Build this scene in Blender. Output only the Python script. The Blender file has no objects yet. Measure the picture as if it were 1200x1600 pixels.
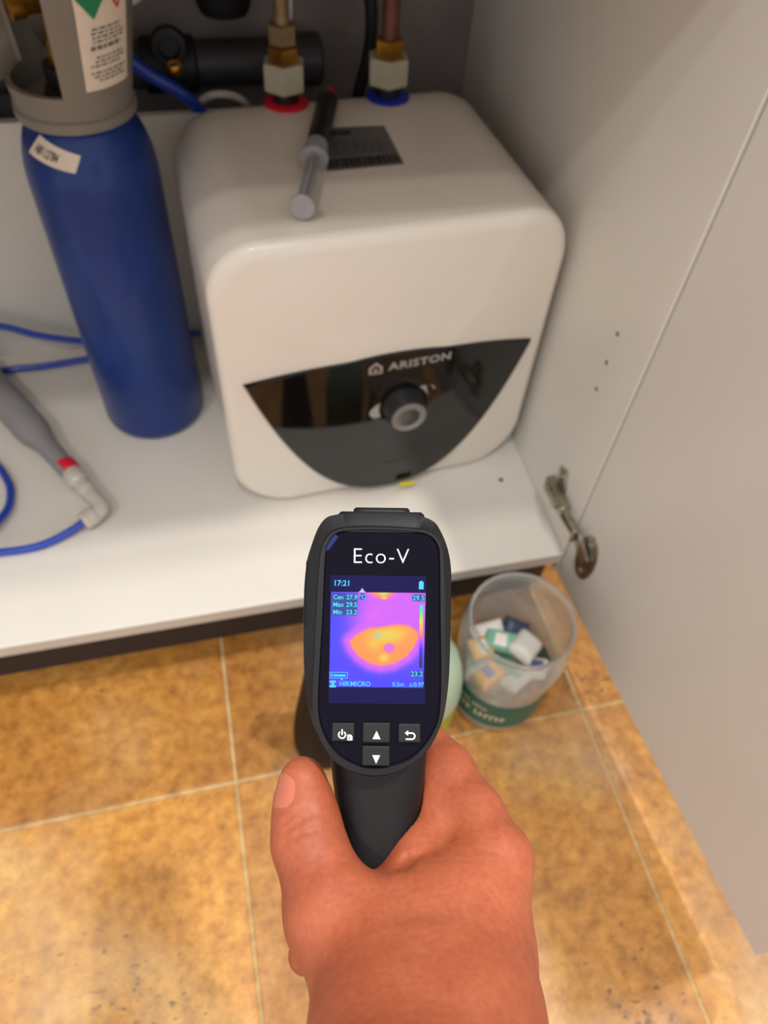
import bpy, bmesh, math, random
import numpy as np
from mathutils import Vector, Matrix

random.seed(7)
scene = bpy.context.scene
COL = scene.collection

# ---------------------------------------------------------------- camera
CAM_H = 0.864
RIGHT = Vector((0.97306087, -0.22385195, 0.05516192))
DOWN = Vector((-0.14537682, -0.78146161, -0.60678112))
FWD = Vector((0.17893606, 0.58241571, -0.7929526))
cam_data = bpy.data.cameras.new('camera')
cam = bpy.data.objects.new('camera', cam_data)
COL.objects.link(cam)
cm = Matrix.Identity(4)
for i in range(3):
    cm[i][0] = RIGHT[i]; cm[i][1] = -DOWN[i]; cm[i][2] = -FWD[i]
cm[2][3] = CAM_H
cam.matrix_world = cm
cam_data.sensor_fit = 'HORIZONTAL'
cam_data.sensor_width = 36.0
cam_data.lens = 1150.0 / 1200.0 * 36.0
cam_data.clip_start = 0.01
cam_data.dof.use_dof = True
cam_data.dof.focus_distance = 0.285
cam_data.dof.aperture_fstop = 14.0
scene.camera = cam

# ---------------------------------------------------------------- world, light, exposure
world = bpy.data.worlds.new('room_light')
scene.world = world
world.use_nodes = True
bg = world.node_tree.nodes['Background']
bg.inputs['Color'].default_value = (1.0, 0.98, 0.965, 1)
bg.inputs['Strength'].default_value = 0.92

def downlight(loc, power, color, radius=0.045):
    d = bpy.data.lights.new('ceiling_downlight', 'AREA')
    d.shape = 'DISK'; d.size = radius * 2
    d.energy = power; d.color = color
    o = bpy.data.objects.new('ceiling_downlight', d)
    o.location = loc
    COL.objects.link(o)
    return o

WARM = (1.0, 0.955, 0.90)
downlight((0.15, 0.17, 2.45), 10, WARM)
downlight((0.70, 0.05, 2.45), 27, WARM)
downlight((-0.05, -0.48, 2.45), 11, WARM)
downlight((-1.00, -0.75, 2.45), 12, WARM)

vs = scene.view_settings
vs.view_transform = 'Standard'
vs.look = 'None'
vs.gamma = 1.0
vs.use_curve_mapping = False
vs.exposure = 0.0

# ---------------------------------------------------------------- materials
def lin(c):
    c = c / 255.0
    return c / 12.92 if c <= 0.04045 else ((c + 0.055) / 1.055) ** 2.4
def rgb(r, g, b):
    return (lin(r), lin(g), lin(b), 1.0)

class N:
    def __init__(self, name):
        self.m = bpy.data.materials.new(name)
        self.m.use_nodes = True
        self.t = self.m.node_tree
        self.b = self.t.nodes['Principled BSDF']
    def node(self, kind, **kw):
        n = self.t.nodes.new(kind)
        for k, v in kw.items():
            if k in n.inputs: n.inputs[k].default_value = v
            else: setattr(n, k, v)
        return n
    def link(self, a, b): self.t.links.new(a, b)
    def noise(self, scale, detail=4, rough=0.55, coord='Object', stretch=None):
        if coord == 'Position':
            src = self.node('ShaderNodeNewGeometry').outputs['Position']
        else:
            src = self.node('ShaderNodeTexCoord').outputs[coord]
        if stretch:
            mp = self.node('ShaderNodeMapping'); mp.inputs['Scale'].default_value = stretch
            self.link(src, mp.inputs['Vector']); src = mp.outputs['Vector']
        n = self.node('ShaderNodeTexNoise')
        n.inputs['Scale'].default_value = scale; n.inputs['Detail'].default_value = detail
        n.inputs['Roughness'].default_value = rough
        self.link(src, n.inputs['Vector'])
        return n
    def ramp(self, fac, stops):
        r = self.node('ShaderNodeValToRGB')
        e = r.color_ramp.elements
        e[0].position, e[0].color = stops[0]
        e[1].position, e[1].color = stops[-1]
        for p, c in stops[1:-1]:
            k = e.new(p); k.color = c
        self.link(fac, r.inputs['Fac'])
        return r
    def bump(self, height, strength, dist=0.001):
        b = self.node('ShaderNodeBump')
        b.inputs['Strength'].default_value = strength; b.inputs['Distance'].default_value = dist
        self.link(height, b.inputs['Height']); self.link(b.outputs['Normal'], self.b.inputs['Normal'])

def pbr(name, c1, rough=0.5, metal=0.0, c2=None, scale=30, spec=0.5, bump=0.0, trans=0.0, ior=1.45, coat=0.0, emis=None, est=1.0, sss=0.0):
    n = N(name)
    B = n.b.inputs
    B['Roughness'].default_value = rough; B['Metallic'].default_value = metal
    B['Specular IOR Level'].default_value = spec; B['IOR'].default_value = ior
    if trans: B['Transmission Weight'].default_value = trans
    if coat: B['Coat Weight'].default_value = coat; B['Coat Roughness'].default_value = 0.05
    if c2 is None:
        c2 = tuple(min(1, x * 0.92) for x in c1[:3]) + (1,)
    nz = n.noise(scale)
    r = n.ramp(nz.outputs['Fac'], [(0.35, c2), (0.65, c1)])
    n.link(r.outputs['Color'], B['Base Color'])
    if bump: n.bump(nz.outputs['Fac'], bump)
    if emis is not None:
        B['Emission Color'].default_value = emis; B['Emission Strength'].default_value = est
    if sss:
        B['Subsurface Weight'].default_value = sss
    return n.m

def tile_material():
    n = N('limestone_tile'); B = n.b.inputs
    oi = n.node('ShaderNodeObjectInfo')
    big = n.noise(7, 6, 0.6, 'Position')
    fine = n.noise(60, 9, 0.68, 'Position')
    r1 = n.ramp(big.outputs['Fac'], [(0.3, rgb(178, 130, 70)), (0.5, rgb(198, 146, 74)), (0.72, rgb(216, 174, 104))])
    r2 = n.ramp(fine.outputs['Fac'], [(0.28, rgb(112, 84, 56)), (0.40, rgb(190, 166, 134)), (0.52, rgb(226, 210, 182)), (0.66, rgb(255, 250, 238))])
    mx = n.node('ShaderNodeMix', data_type='RGBA', blend_type='MULTIPLY'); mx.inputs['Factor'].default_value = 0.75
    n.link(r1.outputs['Color'], mx.inputs[6]); n.link(r2.outputs['Color'], mx.inputs[7])
    # dark pits
    pit = n.noise(95, 3, 0.5, 'Position', (1, 1.6, 1))
    gate = n.noise(5, 3, 0.5, 'Position')
    ad = n.node('ShaderNodeMath', operation='MULTIPLY'); n.link(pit.outputs['Fac'], ad.inputs[0]); n.link(gate.outputs['Fac'], ad.inputs[1])
    pr = n.ramp(ad.outputs[0], [(0.375, (0, 0, 0, 1)), (0.42, (1, 1, 1, 1))])
    mx2 = n.node('ShaderNodeMix', data_type='RGBA'); n.link(pr.outputs['Color'], mx2.inputs['Factor'])
    n.link(mx.outputs[2], mx2.inputs[6]); mx2.inputs[7].default_value = rgb(104, 74, 42)
    # grey dirty patches
    gp = n.noise(3.2, 4, 0.6, 'Position')
    gr = n.ramp(gp.outputs['Fac'], [(0.50, (0, 0, 0, 1)), (0.68, (0.5, 0.5, 0.5, 1))])
    mx3 = n.node('ShaderNodeMix', data_type='RGBA'); n.link(gr.outputs['Color'], mx3.inputs['Factor'])
    n.link(mx2.outputs[2], mx3.inputs[6]); mx3.inputs[7].default_value = rgb(178, 158, 134)
    hv = n.node('ShaderNodeHueSaturation')
    mr = n.node('ShaderNodeMapRange'); mr.inputs['To Min'].default_value = 0.93; mr.inputs['To Max'].default_value = 1.05
    n.link(oi.outputs['Random'], mr.inputs['Value']); n.link(mr.outputs['Result'], hv.inputs['Value'])
    mx4 = n.node('ShaderNodeMix', data_type='RGBA', blend_type='MULTIPLY'); mx4.inputs['Factor'].default_value = 1.0
    n.link(mx3.outputs[2], mx4.inputs[6]); n.link(oi.outputs['Color'], mx4.inputs[7])
    n.link(mx4.outputs[2], hv.inputs['Color']); n.link(hv.outputs['Color'], B['Base Color'])
    B['Roughness'].default_value = 0.38
    n.bump(fine.outputs['Fac'], 0.15, 0.0015)
    return n.m

def skin_material():
    n = N('skin'); B = n.b.inputs
    a = n.noise(28, 5, 0.55); f = n.noise(420, 6, 0.6); w = n.noise(120, 4, 0.6, 'Object', (1, 1.8, 1))
    r = n.ramp(a.outputs['Fac'], [(0.3, rgb(158, 80, 49)), (0.55, rgb(176, 93, 60)), (0.75, rgb(188, 108, 76))])
    r2 = n.ramp(f.outputs['Fac'], [(0.3, rgb(214, 204, 200)), (0.7, rgb(255, 255, 255))])
    mx = n.node('ShaderNodeMix', data_type='RGBA', blend_type='MULTIPLY'); mx.inputs['Factor'].default_value = 0.6
    n.link(r.outputs['Color'], mx.inputs[6]); n.link(r2.outputs['Color'], mx.inputs[7])
    n.link(mx.outputs[2], B['Base Color'])
    B['Roughness'].default_value = 0.58
    B['Subsurface Weight'].default_value = 0.12
    B['Subsurface Radius'].default_value = (0.006, 0.002, 0.001)
    B['Subsurface Scale'].default_value = 0.6
    ad = n.node('ShaderNodeMath', operation='ADD'); n.link(f.outputs['Fac'], ad.inputs[0]); n.link(w.outputs['Fac'], ad.inputs[1])
    n.bump(ad.outputs[0], 0.24, 0.0005)
    return n.m

def attr_emission(name, strength):
    n = N(name); B = n.b.inputs
    a = n.node('ShaderNodeAttribute'); a.attribute_name = 'Col'
    B['Base Color'].default_value = (0.01, 0.01, 0.01, 1); B['Roughness'].default_value = 0.25
    n.link(a.outputs['Color'], B['Emission Color']); B['Emission Strength'].default_value = strength
    return n.m

M = {}
M['tile'] = tile_material()
M['grout'] = pbr('grout', rgb(206, 180, 132), 0.85, c2=rgb(178, 150, 106), scale=60, bump=0.2)
M['panel'] = pbr('cabinet_laminate', rgb(219, 214, 206), 0.42, c2=rgb(215, 210, 201), scale=6)
M['panel_edge'] = pbr('cabinet_edge_band', rgb(198, 190, 180), 0.45, scale=10)
M['door'] = pbr('door_laminate', rgb(212, 206, 200), 0.38, c2=rgb(208, 202, 195), scale=4)
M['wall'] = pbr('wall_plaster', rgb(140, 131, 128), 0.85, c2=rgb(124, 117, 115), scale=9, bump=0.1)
M['dark'] = pbr('plinth_shade_dark', rgb(58, 48, 44), 0.7)  # dark tone stands for the shade under the cabinet
M['heater'] = pbr('heater_white_plastic', rgb(222, 214, 204), 0.30, c2=rgb(219, 211, 200), scale=5, coat=0.15)
M['heater_back'] = pbr('heater_back_shell', rgb(214, 207, 198), 0.36, scale=5)
M['gloss_black'] = pbr('gloss_black_panel', rgb(16, 15, 15), 0.07, c2=rgb(12, 11, 11), scale=8, spec=0.6)
M['silver'] = pbr('silver_print', rgb(178, 174, 170), 0.35, metal=0.4)
M['dial'] = pbr('dial_black', rgb(34, 34, 37), 0.38)
M['dialring'] = pbr('dial_ring', rgb(140, 138, 136), 0.33, metal=0.35)
M['dialcap'] = pbr('dial_cap', rgb(74, 71, 68), 0.4)
M['red'] = pbr('red_plastic', rgb(206, 26, 50), 0.4)
M['blue_ring'] = pbr('blue_collar', rgb(28, 48, 158), 0.4)
M['nylon'] = pbr('cream_nylon', rgb(172, 165, 142), 0.45)
M['brass'] = pbr('brass', rgb(196, 146, 60), 0.3, metal=0.9, c2=rgb(150, 104, 40))
M['brass_dull'] = pbr('tarnished_brass', rgb(146, 124, 88), 0.5, metal=0.5, c2=rgb(108, 88, 60))
M['copper'] = pbr('copper', rgb(122, 74, 60), 0.5, metal=0.5, c2=rgb(90, 52, 44))
M['white_pl'] = pbr('white_plastic', rgb(206, 202, 198), 0.45)
M['black_rub'] = pbr('black_rubber', rgb(20, 20, 22), 0.55)
M['grey_pipe'] = pbr('grey_waste_pipe', rgb(52, 51, 56), 0.5)
M['cyl_blue'] = pbr('cylinder_blue_paint', rgb(8, 50, 122), 0.33, c2=rgb(6, 43, 108), scale=14, coat=0.12, spec=0.4)
M['guard'] = pbr('grey_guard_plastic', rgb(124, 117, 108), 0.45, c2=rgb(116, 109, 101), scale=20)
M['paper'] = pbr('label_paper', rgb(224, 208, 190), 0.6)
M['print'] = pbr('label_print', rgb(110, 106, 102), 0.6)
M['print_dark'] = pbr('dark_print', rgb(40, 38, 40), 0.6)
M['haz_green'] = pbr('hazard_green', rgb(26, 124, 84), 0.5)
M['haz_red'] = pbr('hazard_red', rgb(200, 40, 56), 0.5)
M['tube'] = pbr('blue_tube', rgb(24, 62, 172), 0.3, coat=0.3)
M['filter'] = pbr('grey_filter_plastic', rgb(136, 134, 136), 0.45)
M['fitting'] = pbr('clear_fitting', rgb(206, 198, 186), 0.2, trans=0.15, ior=1.4)
M['steel'] = pbr('hinge_nickel', rgb(176, 168, 152), 0.28, metal=0.9, c2=rgb(140, 132, 118), scale=120)
M['hole'] = pbr('drilled_hole', rgb(70, 62, 54), 0.8)
M['foil'] = pbr('silver_rating_label', rgb(112, 112, 114), 0.38, metal=0.3)
M['syringe_black'] = pbr('syringe_barrel', rgb(18, 20, 26), 0.35)
M['syringe_clear'] = pbr('syringe_clear', rgb(172, 170, 172), 0.25, trans=0.25, ior=1.3)
M['glass'] = pbr('jar_plastic_haze', (0.90, 0.93, 0.92, 1), 0.03, c2=(0.88, 0.92, 0.91, 1), trans=0.80, ior=1.22, spec=0.6)  # milky body stands in for the haze of panels reflected in the wall
M['band'] = pbr('green_jar_label', rgb(22, 96, 84), 0.42)
M['mint'] = pbr('mint_plastic', rgb(176, 206, 182), 0.35, trans=0.15)
M['lime'] = pbr('lime_liquid', rgb(150, 170, 40), 0.35)
M['w_white'] = pbr('wrapper_white', rgb(232, 228, 220), 0.35)
M['w_green'] = pbr('wrapper_green', rgb(132, 192, 168), 0.35)
M['w_orange'] = pbr('wrapper_orange', rgb(244, 170, 50), 0.35)
M['w_blue'] = pbr('wrapper_blue', rgb(96, 104, 170), 0.35)
M['w_navy'] = pbr('wrapper_navy', rgb(60, 74, 100), 0.4)
M['shell'] = pbr('black_soft_shell', rgb(23, 23, 26), 0.55, c2=rgb(20, 20, 23), scale=300, spec=0.35, bump=0.03)
M['bezel'] = pbr('glossy_screen_bezel', rgb(13, 11, 24), 0.15, c2=rgb(12, 10, 22), scale=10, spec=0.12)
M['button'] = pbr('button_rubber', rgb(17, 16, 21), 0.5, spec=0.35)
M['grip'] = pbr('grip_plastic', rgb(19, 17, 20), 0.55, c2=rgb(16, 14, 17), scale=60, spec=0.35)
M['icon'] = pbr('white_print_glow', rgb(244, 244, 246), 0.5, emis=(1, 1, 1, 1), est=0.08)  # faint emission added to brighten the print
M['sticker'] = pbr('pale_sticker', rgb(224, 222, 222), 0.45)
M['film'] = pbr('blue_film', rgb(12, 28, 96), 0.35, spec=0.3)
M['screen_bg'] = pbr('display_dark', (0.004, 0.004, 0.02, 1), 0.2, spec=0.12, emis=(0.008, 0.006, 0.055, 1), est=1.0)
M['thermal'] = attr_emission('thermal_image', 1.0)
M['cyan'] = pbr('display_cyan', (0.0, 0.02, 0.03, 1), 0.4, emis=rgb(70, 214, 255), est=1.0)
M['uiblue'] = pbr('display_dark_blue', (0.0, 0.0, 0.03, 1), 0.4, emis=rgb(40, 70, 150), est=0.8)
M['lilac'] = pbr('display_lilac', (0.0, 0.0, 0.03, 1), 0.4, emis=rgb(216, 190, 255), est=1.0)
M['skin'] = skin_material()
M['nail'] = pbr('nail', rgb(188, 106, 84), 0.32, c2=rgb(182, 98, 78), scale=40, sss=0.1)
M['yellow'] = pbr('yellow_tag', rgb(226, 206, 30), 0.5)
M['black_bottle'] = pbr('black_bottle', rgb(22, 23, 25), 0.5, spec=0.15)
M['foam'] = pbr('translucent_film', rgb(206, 208, 214), 0.3, trans=0.2)

# ---------------------------------------------------------------- helpers
def link(o, parent=None):
    COL.objects.link(o)
    if parent is not None: o.parent = parent
    return o
def obj(name, bm_or_mesh, mat, parent=None, smooth=True, loc=None, rot=None, angle=0.6):
    if isinstance(bm_or_mesh, bmesh.types.BMesh):
        bmesh.ops.recalc_face_normals(bm_or_mesh, faces=bm_or_mesh.faces[:])
        me = bpy.data.meshes.new(name); bm_or_mesh.to_mesh(me); bm_or_mesh.free()
    else:
        me = bm_or_mesh; me.name = name
    if mat is not None:
        me.materials.clear(); me.materials.append(M[mat] if isinstance(mat, str) else mat)
    for p in me.polygons: p.use_smooth = smooth
    if smooth and angle:
        try: me.set_sharp_from_angle(angle=angle)
        except Exception: pass
    o = bpy.data.objects.new(name, me)
    if loc is not None: o.location = loc
    if rot is not None: o.rotation_euler = rot
    return link(o, parent)
def thing(name, label, cat, loc=(0, 0, 0), rotz=0.0, group=None):
    o = bpy.data.objects.new(name, None)
    o.empty_display_size = 0.02
    o.location = loc; o.rotation_euler = (0, 0, rotz)
    COL.objects.link(o)
    return tag(o, label, cat, group)
def tag(o, label, cat, group=None):
    o['label'] = label; o['category'] = cat
    if group: o['group'] = group
    return o

def box_bm(x0, x1, y0, y1, z0, z1, bev=0.0, seg=2, bm=None):
    b = bmesh.new()
    bmesh.ops.create_cube(b, size=1)
    for v in b.verts:
        v.co = Vector((x0 + (v.co.x + .5) * (x1 - x0), y0 + (v.co.y + .5) * (y1 - y0), z0 + (v.co.z + .5) * (z1 - z0)))
    if bev: bmesh.ops.bevel(b, geom=b.edges[:], offset=bev, segments=seg, profile=0.5, affect='EDGES')
    if bm is not None:
        me = bpy.data.meshes.new('t'); b.to_mesh(me); b.free(); bm.from_mesh(me); bpy.data.meshes.remove(me); return bm
    return b
def rings_bm(rings, closed=True, cap0=True, cap1=True, bm=None):
    b = bm or bmesh.new()
    vr = [[b.verts.new(p) for p in r] for r in rings]
    n = len(rings[0])
    for a, c in zip(vr[:-1], vr[1:]):
        for i in range(n if closed else n - 1):
            j = (i + 1) % n
            b.faces.new((a[i], a[j], c[j], c[i]))
    if cap0: b.faces.new(vr[0][::-1])
    if cap1: b.faces.new(vr[-1])
    return b
def lathe_bm(prof, seg=40, center=(0, 0, 0), axis=None, cap0=True, cap1=True, bm=None):
    """prof: (radius, height) pairs, turned about axis through center."""
    ax = Vector(axis).normalized() if axis is not None else Vector((0, 0, 1))
    u = ax.orthogonal().normalized(); w = ax.cross(u)
    c = Vector(center)
    rings = []
    for r, h in prof:
        r = max(r, 1e-5)
        rings.append([c + ax * h + u * (r * math.cos(2 * math.pi * i / seg)) + w * (r * math.sin(2 * math.pi * i / seg)) for i in range(seg)])
    return rings_bm(rings, True, cap0, cap1, bm)
def spline(pts, n=8):
    P = [Vector(p) for p in pts]
    P = [P[0] * 2 - P[1]] + P + [P[-1] * 2 - P[-2]]
    out = []
    for i in range(1, len(P) - 2):
        for k in range(n):
            t = k / n
            a, b, c, d = P[i - 1], P[i], P[i + 1], P[i + 2]
            out.append(0.5 * ((2 * b) + (c - a) * t + (2 * a - 5 * b + 4 * c - d) * t * t + (3 * b - 3 * c + d - a) * t ** 3))
    out.append(P[-2])
    return out
def tube_bm(pts, r, seg=14, n=8, smooth=True, bm=None):
    P = spline(pts, n) if smooth else [Vector(p) for p in pts]
    rings = []
    prev = None
    for i, p in enumerate(P):
        t = (P[min(i + 1, len(P) - 1)] - P[max(i - 1, 0)]).normalized()
        u = t.orthogonal().normalized() if prev is None else (prev - t * prev.dot(t)).normalized()
        prev = u; w = t.cross(u)
        rr = r[min(int(i * len(r) / len(P)), len(r) - 1)] if isinstance(r, (list, tuple)) else r
        rings.append([p + (u * math.cos(2 * math.pi * k / seg) + w * math.sin(2 * math.pi * k / seg)) * rr for k in range(seg)])
    return rings_bm(rings, True, True, True, bm)
def prism_bm(poly, z0, z1, bm=None):
    return rings_bm([[Vector((x, y, z0)) for x, y in poly], [Vector((x, y, z1)) for x, y in poly]], True, True, True, bm)
def text_mesh(s, size, extrude=0.0001, bold=0.0, align='CENTER', shear=0.0, spacing=1.0):
    cu = bpy.data.curves.new('t', 'FONT')
    cu.body = s; cu.size = size; cu.extrude = extrude; cu.offset = bold; cu.align_x = align; cu.align_y = 'CENTER'; cu.shear = shear
    cu.space_character = spacing
    cu.resolution_u = 3
    o = bpy.data.objects.new('t', cu); COL.objects.link(o)
    bpy.context.view_layer.update()
    me = bpy.data.meshes.new_from_object(o.evaluated_get(bpy.context.evaluated_depsgraph_get()))
    bpy.data.objects.remove(o); bpy.data.curves.remove(cu)
    return me
def place(me, mat4):
    me.transform(mat4); return me

# ---------------------------------------------------------------- structure: floor and wall
floor = obj('floor', box_bm(-1.5, 1.7, -1.1, 1.1, -0.02, -0.0015), 'grout', smooth=False)
floor['kind'] = 'structure'
TW = 0.428
tbm = box_bm(-TW / 2 + 0.0018, TW / 2 - 0.0018, -TW / 2 + 0.0018, TW / 2 - 0.0018, -0.012, 0.0, 0.0012, 2)
tme = bpy.data.meshes.new('tile'); tbm.to_mesh(tme); tbm.free(); tme.materials.append(M['tile'])
for ix in range(-3, 4):
    for iy in range(-3, 2):
        t = bpy.data.objects.new('tile', tme)
        t.location = (-0.059 + TW * (ix + 0.5), 0.287 + TW * (iy + 0.5), random.uniform(-0.0003, 0.0003))
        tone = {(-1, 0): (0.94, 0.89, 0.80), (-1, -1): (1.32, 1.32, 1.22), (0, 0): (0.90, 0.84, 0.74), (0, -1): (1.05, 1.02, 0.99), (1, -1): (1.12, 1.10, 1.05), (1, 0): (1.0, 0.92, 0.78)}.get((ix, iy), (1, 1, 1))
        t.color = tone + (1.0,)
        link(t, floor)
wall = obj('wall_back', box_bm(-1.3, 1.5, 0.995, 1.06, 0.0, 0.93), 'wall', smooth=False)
wall['kind'] = 'structure'

# ---------------------------------------------------------------- cabinet
SH = 0.144           # top of the cabinet's bottom panel
cab = thing('kitchen_cabinet', 'open pale grey under-sink cabinet with its door swung to the right', 'cabinet', (0, 0, 0))
obj('bottom_panel', box_bm(-0.62, 0.362, 0.428, 0.995, SH - 0.019, SH, 0.0012), 'panel', cab, smooth=False)
obj('edge_band', box_bm(-0.62, 0.362, 0.4272, 0.428, SH - 0.018, SH - 0.001), 'panel_edge', cab.children[0], smooth=False)
sp = obj('side_panel', box_bm(0.362, 0.380, 0.430, 0.995, 0.10, 0.865, 0.0008), 'panel', cab, smooth=False)
obj('side_panel', box_bm(-0.638, -0.62, 0.430, 0.995, 0.10, 0.865, 0.0008), 'panel', cab, smooth=False)
for y, z in ((0.485, 0.4285), (0.485, 0.3935), (0.485, 0.3585)):
    obj('pin_hole', lathe_bm([(0.0026, 0), (0.0022, 0.0003)], 16, (0.3621, y, z), (-1, 0, 0)), 'hole', sp)
obj('screw_hole', lathe_bm([(0.0032, 0), (0.0028, 0.0004)], 16, (0.323, 0.552, SH), (0, 0, 1)), 'hole', cab.children[0])
obj('back_panel', box_bm(-0.62, 0.29, 0.900, 0.912, SH, 0.458, 0.0008), 'panel', cab, smooth=False)
obj('top_panel', box_bm(-0.66, 0.42, 0.395, 0.995, 0.865, 0.90, 0.002), 'panel', cab, smooth=False)
obj('plinth_shade_strip', box_bm(-0.62, 0.380, 0.474, 0.490, 0.0, SH - 0.019), 'dark', cab, smooth=False)  # dark board set forward to stand in for shade below the bottom panel

# door: hinged on the right side panel, opened a little past square
DP0 = Vector((0.3632, 0.4275, 0)); DP1 = Vector((0.3925, -0.002, 0))
dd = (DP1 - DP0).normalized(); dn = Vector((-dd.y, dd.x, 0))   # dn points away from the cabinet opening
if dn.x < 0: dn = -dn
dlen = (DP1 - DP0).length
db = box_bm(0, dlen, 0, 0.018, 0.1005, 0.852, 0.0012, 2)
for v in db.verts:
    v.co = DP0 + dd * v.co.x + dn * v.co.y + Vector((0, 0, v.co.z))
door = obj('door', db, 'door', cab, smooth=False)

def slab(a, b, up, w, t, bev=0.001):
    """rounded bar from a to b, w wide along up, t thick"""
    a = Vector(a); b = Vector(b); d = b - a; L = d.length; d.normalize()
    up = Vector(up); up = (up - d * up.dot(d)).normalized(); s = d.cross(up)
    q = box_bm(0, L, -w / 2, w / 2, -t / 2, t / 2, bev, 2)
    for v in q.verts: v.co = a + d * v.co.x + up * v.co.y + s * v.co.z
    return q
hz = 0.204
hinge = obj('hinge', slab((0.3535, 0.497, hz), (0.3535, 0.446, hz), (0, 0, 1), 0.015, 0.011, 0.002), 'steel', cab)
for s in (-1, 1):
    obj('mounting_wing', slab((0.3602, 0.474, hz + 0.004 * s), (0.3602, 0.486, hz + 0.030 * s), (0, 1, 0), 0.017, 0.0035, 0.0015), 'steel', hinge)
    obj('screw', lathe_bm([(0.0042, 0), (0.0042, 0.0012), (0.003, 0.0022)], 16, (0.3584, 0.482, hz + 0.022 * s), (-1, 0, 0)), 'steel', hinge)
    obj('hinge_link', slab((0.352, 0.450, hz + 0.0052 * s), (0.3555, 0.412, hz + 0.0052 * s), (1, 0, 0), 0.008, 0.0024, 0.001), 'steel', hinge)
obj('arm_cover', slab((0.3465, 0.490, hz), (0.3475, 0.455, hz), (0, 0, 1), 0.012, 0.004, 0.0018), 'steel', hinge)
obj('hinge_pin', slab((0.3505, 0.4135, hz - 0.011), (0.3505, 0.4135, hz + 0.011), (1, 0, 0), 0.0048, 0.0048, 0.0015), 'steel', hinge)
cc = DP0 + dd * 0.034 + Vector((0, 0, 0.184)) - dn * 0.0012
fl = bmesh.new()
lob = []
for i in range(40):
    a = 2 * math.pi * i / 40
    lob.append(cc + dd * (0.0175 * math.cos(a)) + Vector((0, 0, 1)) * (0.036 * math.sin(a)))
rings_bm([[p + dn * 0.0011 for p in lob], [p - dn * 0.0012 for p in lob]], True, True, True, fl)
obj('cup_flange', fl, 'steel', hinge)
obj('hinge_cup', lathe_bm([(0.0105, 0), (0.0100, 0.0014), (0.006, 0.0016)], 32, cc - dd * 0.005 - dn * 0.0006, -dn, True, True), 'hole', hinge)
obj('cup_arm', slab((0.3555, 0.414, hz), cc - dn * 0.004 + dd * 0.004, (0, 0, 1), 0.017, 0.0035, 0.001), 'steel', hinge)
for s in (-1, 1):
    obj('screw', lathe_bm([(0.0038, 0), (0.0036, 0.0014), (0.002, 0.002)], 16, cc + Vector((0, 0, 0.024 * s)) - dn * 0.001, -dn), 'steel', hinge)

# ---------------------------------------------------------------- water heater
HW, HD, HH = 0.181, 0.300, 0.353
HYAW = math.radians(4.0)
heater = thing('water_heater', 'white boxy electric water heater with a black glossy front panel', 'water heater', (0.1735, 0.5560, SH), HYAW)
def rsq(hw, h0, h1, r, n=28):
    """rounded rectangle outline in (x, z)"""
    pts = []
    for cx, cz, a0 in ((hw - r, h1 - r, 0), (-hw + r, h1 - r, 90), (-hw + r, h0 + r, 180), (hw - r, h0 + r, 270)):
        for k in range(n):
            a = math.radians(a0 + 90 * k / (n - 1))
            pts.append((cx + r * math.cos(a), cz + r * math.sin(a)))
    return pts
BUL = 0.024
def front_y(x, z):
    zz = (z - HH * 0.48) / (HH * 0.52)
    return BUL * (x / HW) ** 2 + 0.010 * max(0, abs(zz)) ** 2.4
def heater_body():
    rings = []
    R1 = 0.058
    def ring(ins, y, w):
        pts = rsq(HW - ins, ins * 0.85, HH - ins, max(R1 - ins * 0.6, 0.004))
        return [Vector((x, y + w * front_y(x, z), z)) for x, z in pts]
    # back fillet, flanks, front fillet, front face
    rings.append(ring(0.030, HD, 0)); rings.append(ring(0.012, HD - 0.004, 0)); rings.append(ring(0.004, HD - 0.014, 0))
    rings.append(ring(0.0, HD - 0.03, 0))
    for k in range(1, 8):
        rings.append(ring(0.0, HD - 0.03 - k * (HD - 0.03 - 0.030) / 8, k / 8 * 0.8))
    F = 0.015
    for k in range(0, 9):
        a = math.radians(90 * k / 8)
        rings.append(ring(F * (1 - math.cos(a)), F * (1 - math.sin(a)), 0.8 + 0.2 * k / 8))
    for k in range(1, 24):
        rings.append(ring(F + (HW - F - 0.004) * k / 24, 0.0, 1.0))
    return rings_bm(rings, True, True, True)
bm = heater_body()
obj('body', bm, 'heater', heater, angle=None)
# black front panel follows the bulged front
PX, ZC, ZTOP, ZTIP = 0.1600, 0.200, 0.228, 0.0125
def ppanel(u):
    zt = ZC + (ZTOP - ZC) * (1 - u * u)
    zb = ZTIP + (ZC - ZTIP) * abs(u) ** 2.45
    return zt, zb
b = bmesh.new()
NU, NV = 60, 24
def psheet(off, shrink):
    g = []
    for i in range(NU + 1):
        s = -1 + 2 * i / NU
        u = math.sin(s * math.pi / 2) * shrink
        zt, zb = ppanel(u / shrink)
        zt -= (1 - shrink) * 0.05; zb += (1 - shrink) * 0.05
        row = []
        for j in range(NV + 1):
            z = zb + (zt - zb) * j / NV; x = u * PX
            row.append(Vector((x, front_y(x, z) - off, z)))
        g.append(row)
    return g
g1 = psheet(0.0022, 0.985); g0 = psheet(-0.002, 1.0)
V1 = [[b.verts.new(p) for p in r] for r in g1]
for i in range(NU):
    for j in range(NV):
        b.faces.new((V1[i][j], V1[i + 1][j], V1[i + 1][j + 1], V1[i][j + 1]))
loop1 = [V1[i][0] for i in range(NU + 1)] + [V1[NU][j] for j in range(1, NV + 1)] + [V1[i][NV] for i in range(NU - 1, -1, -1)] + [V1[0][j] for j in range(NV - 1, 0, -1)]
l0 = [g0[i][0] for i in range(NU + 1)] + [g0[NU][j] for j in range(1, NV + 1)] + [g0[i][NV] for i in range(NU - 1, -1, -1)] + [g0[0][j] for j in range(NV - 1, 0, -1)]
loop0 = [b.verts.new(p) for p in l0]
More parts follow.
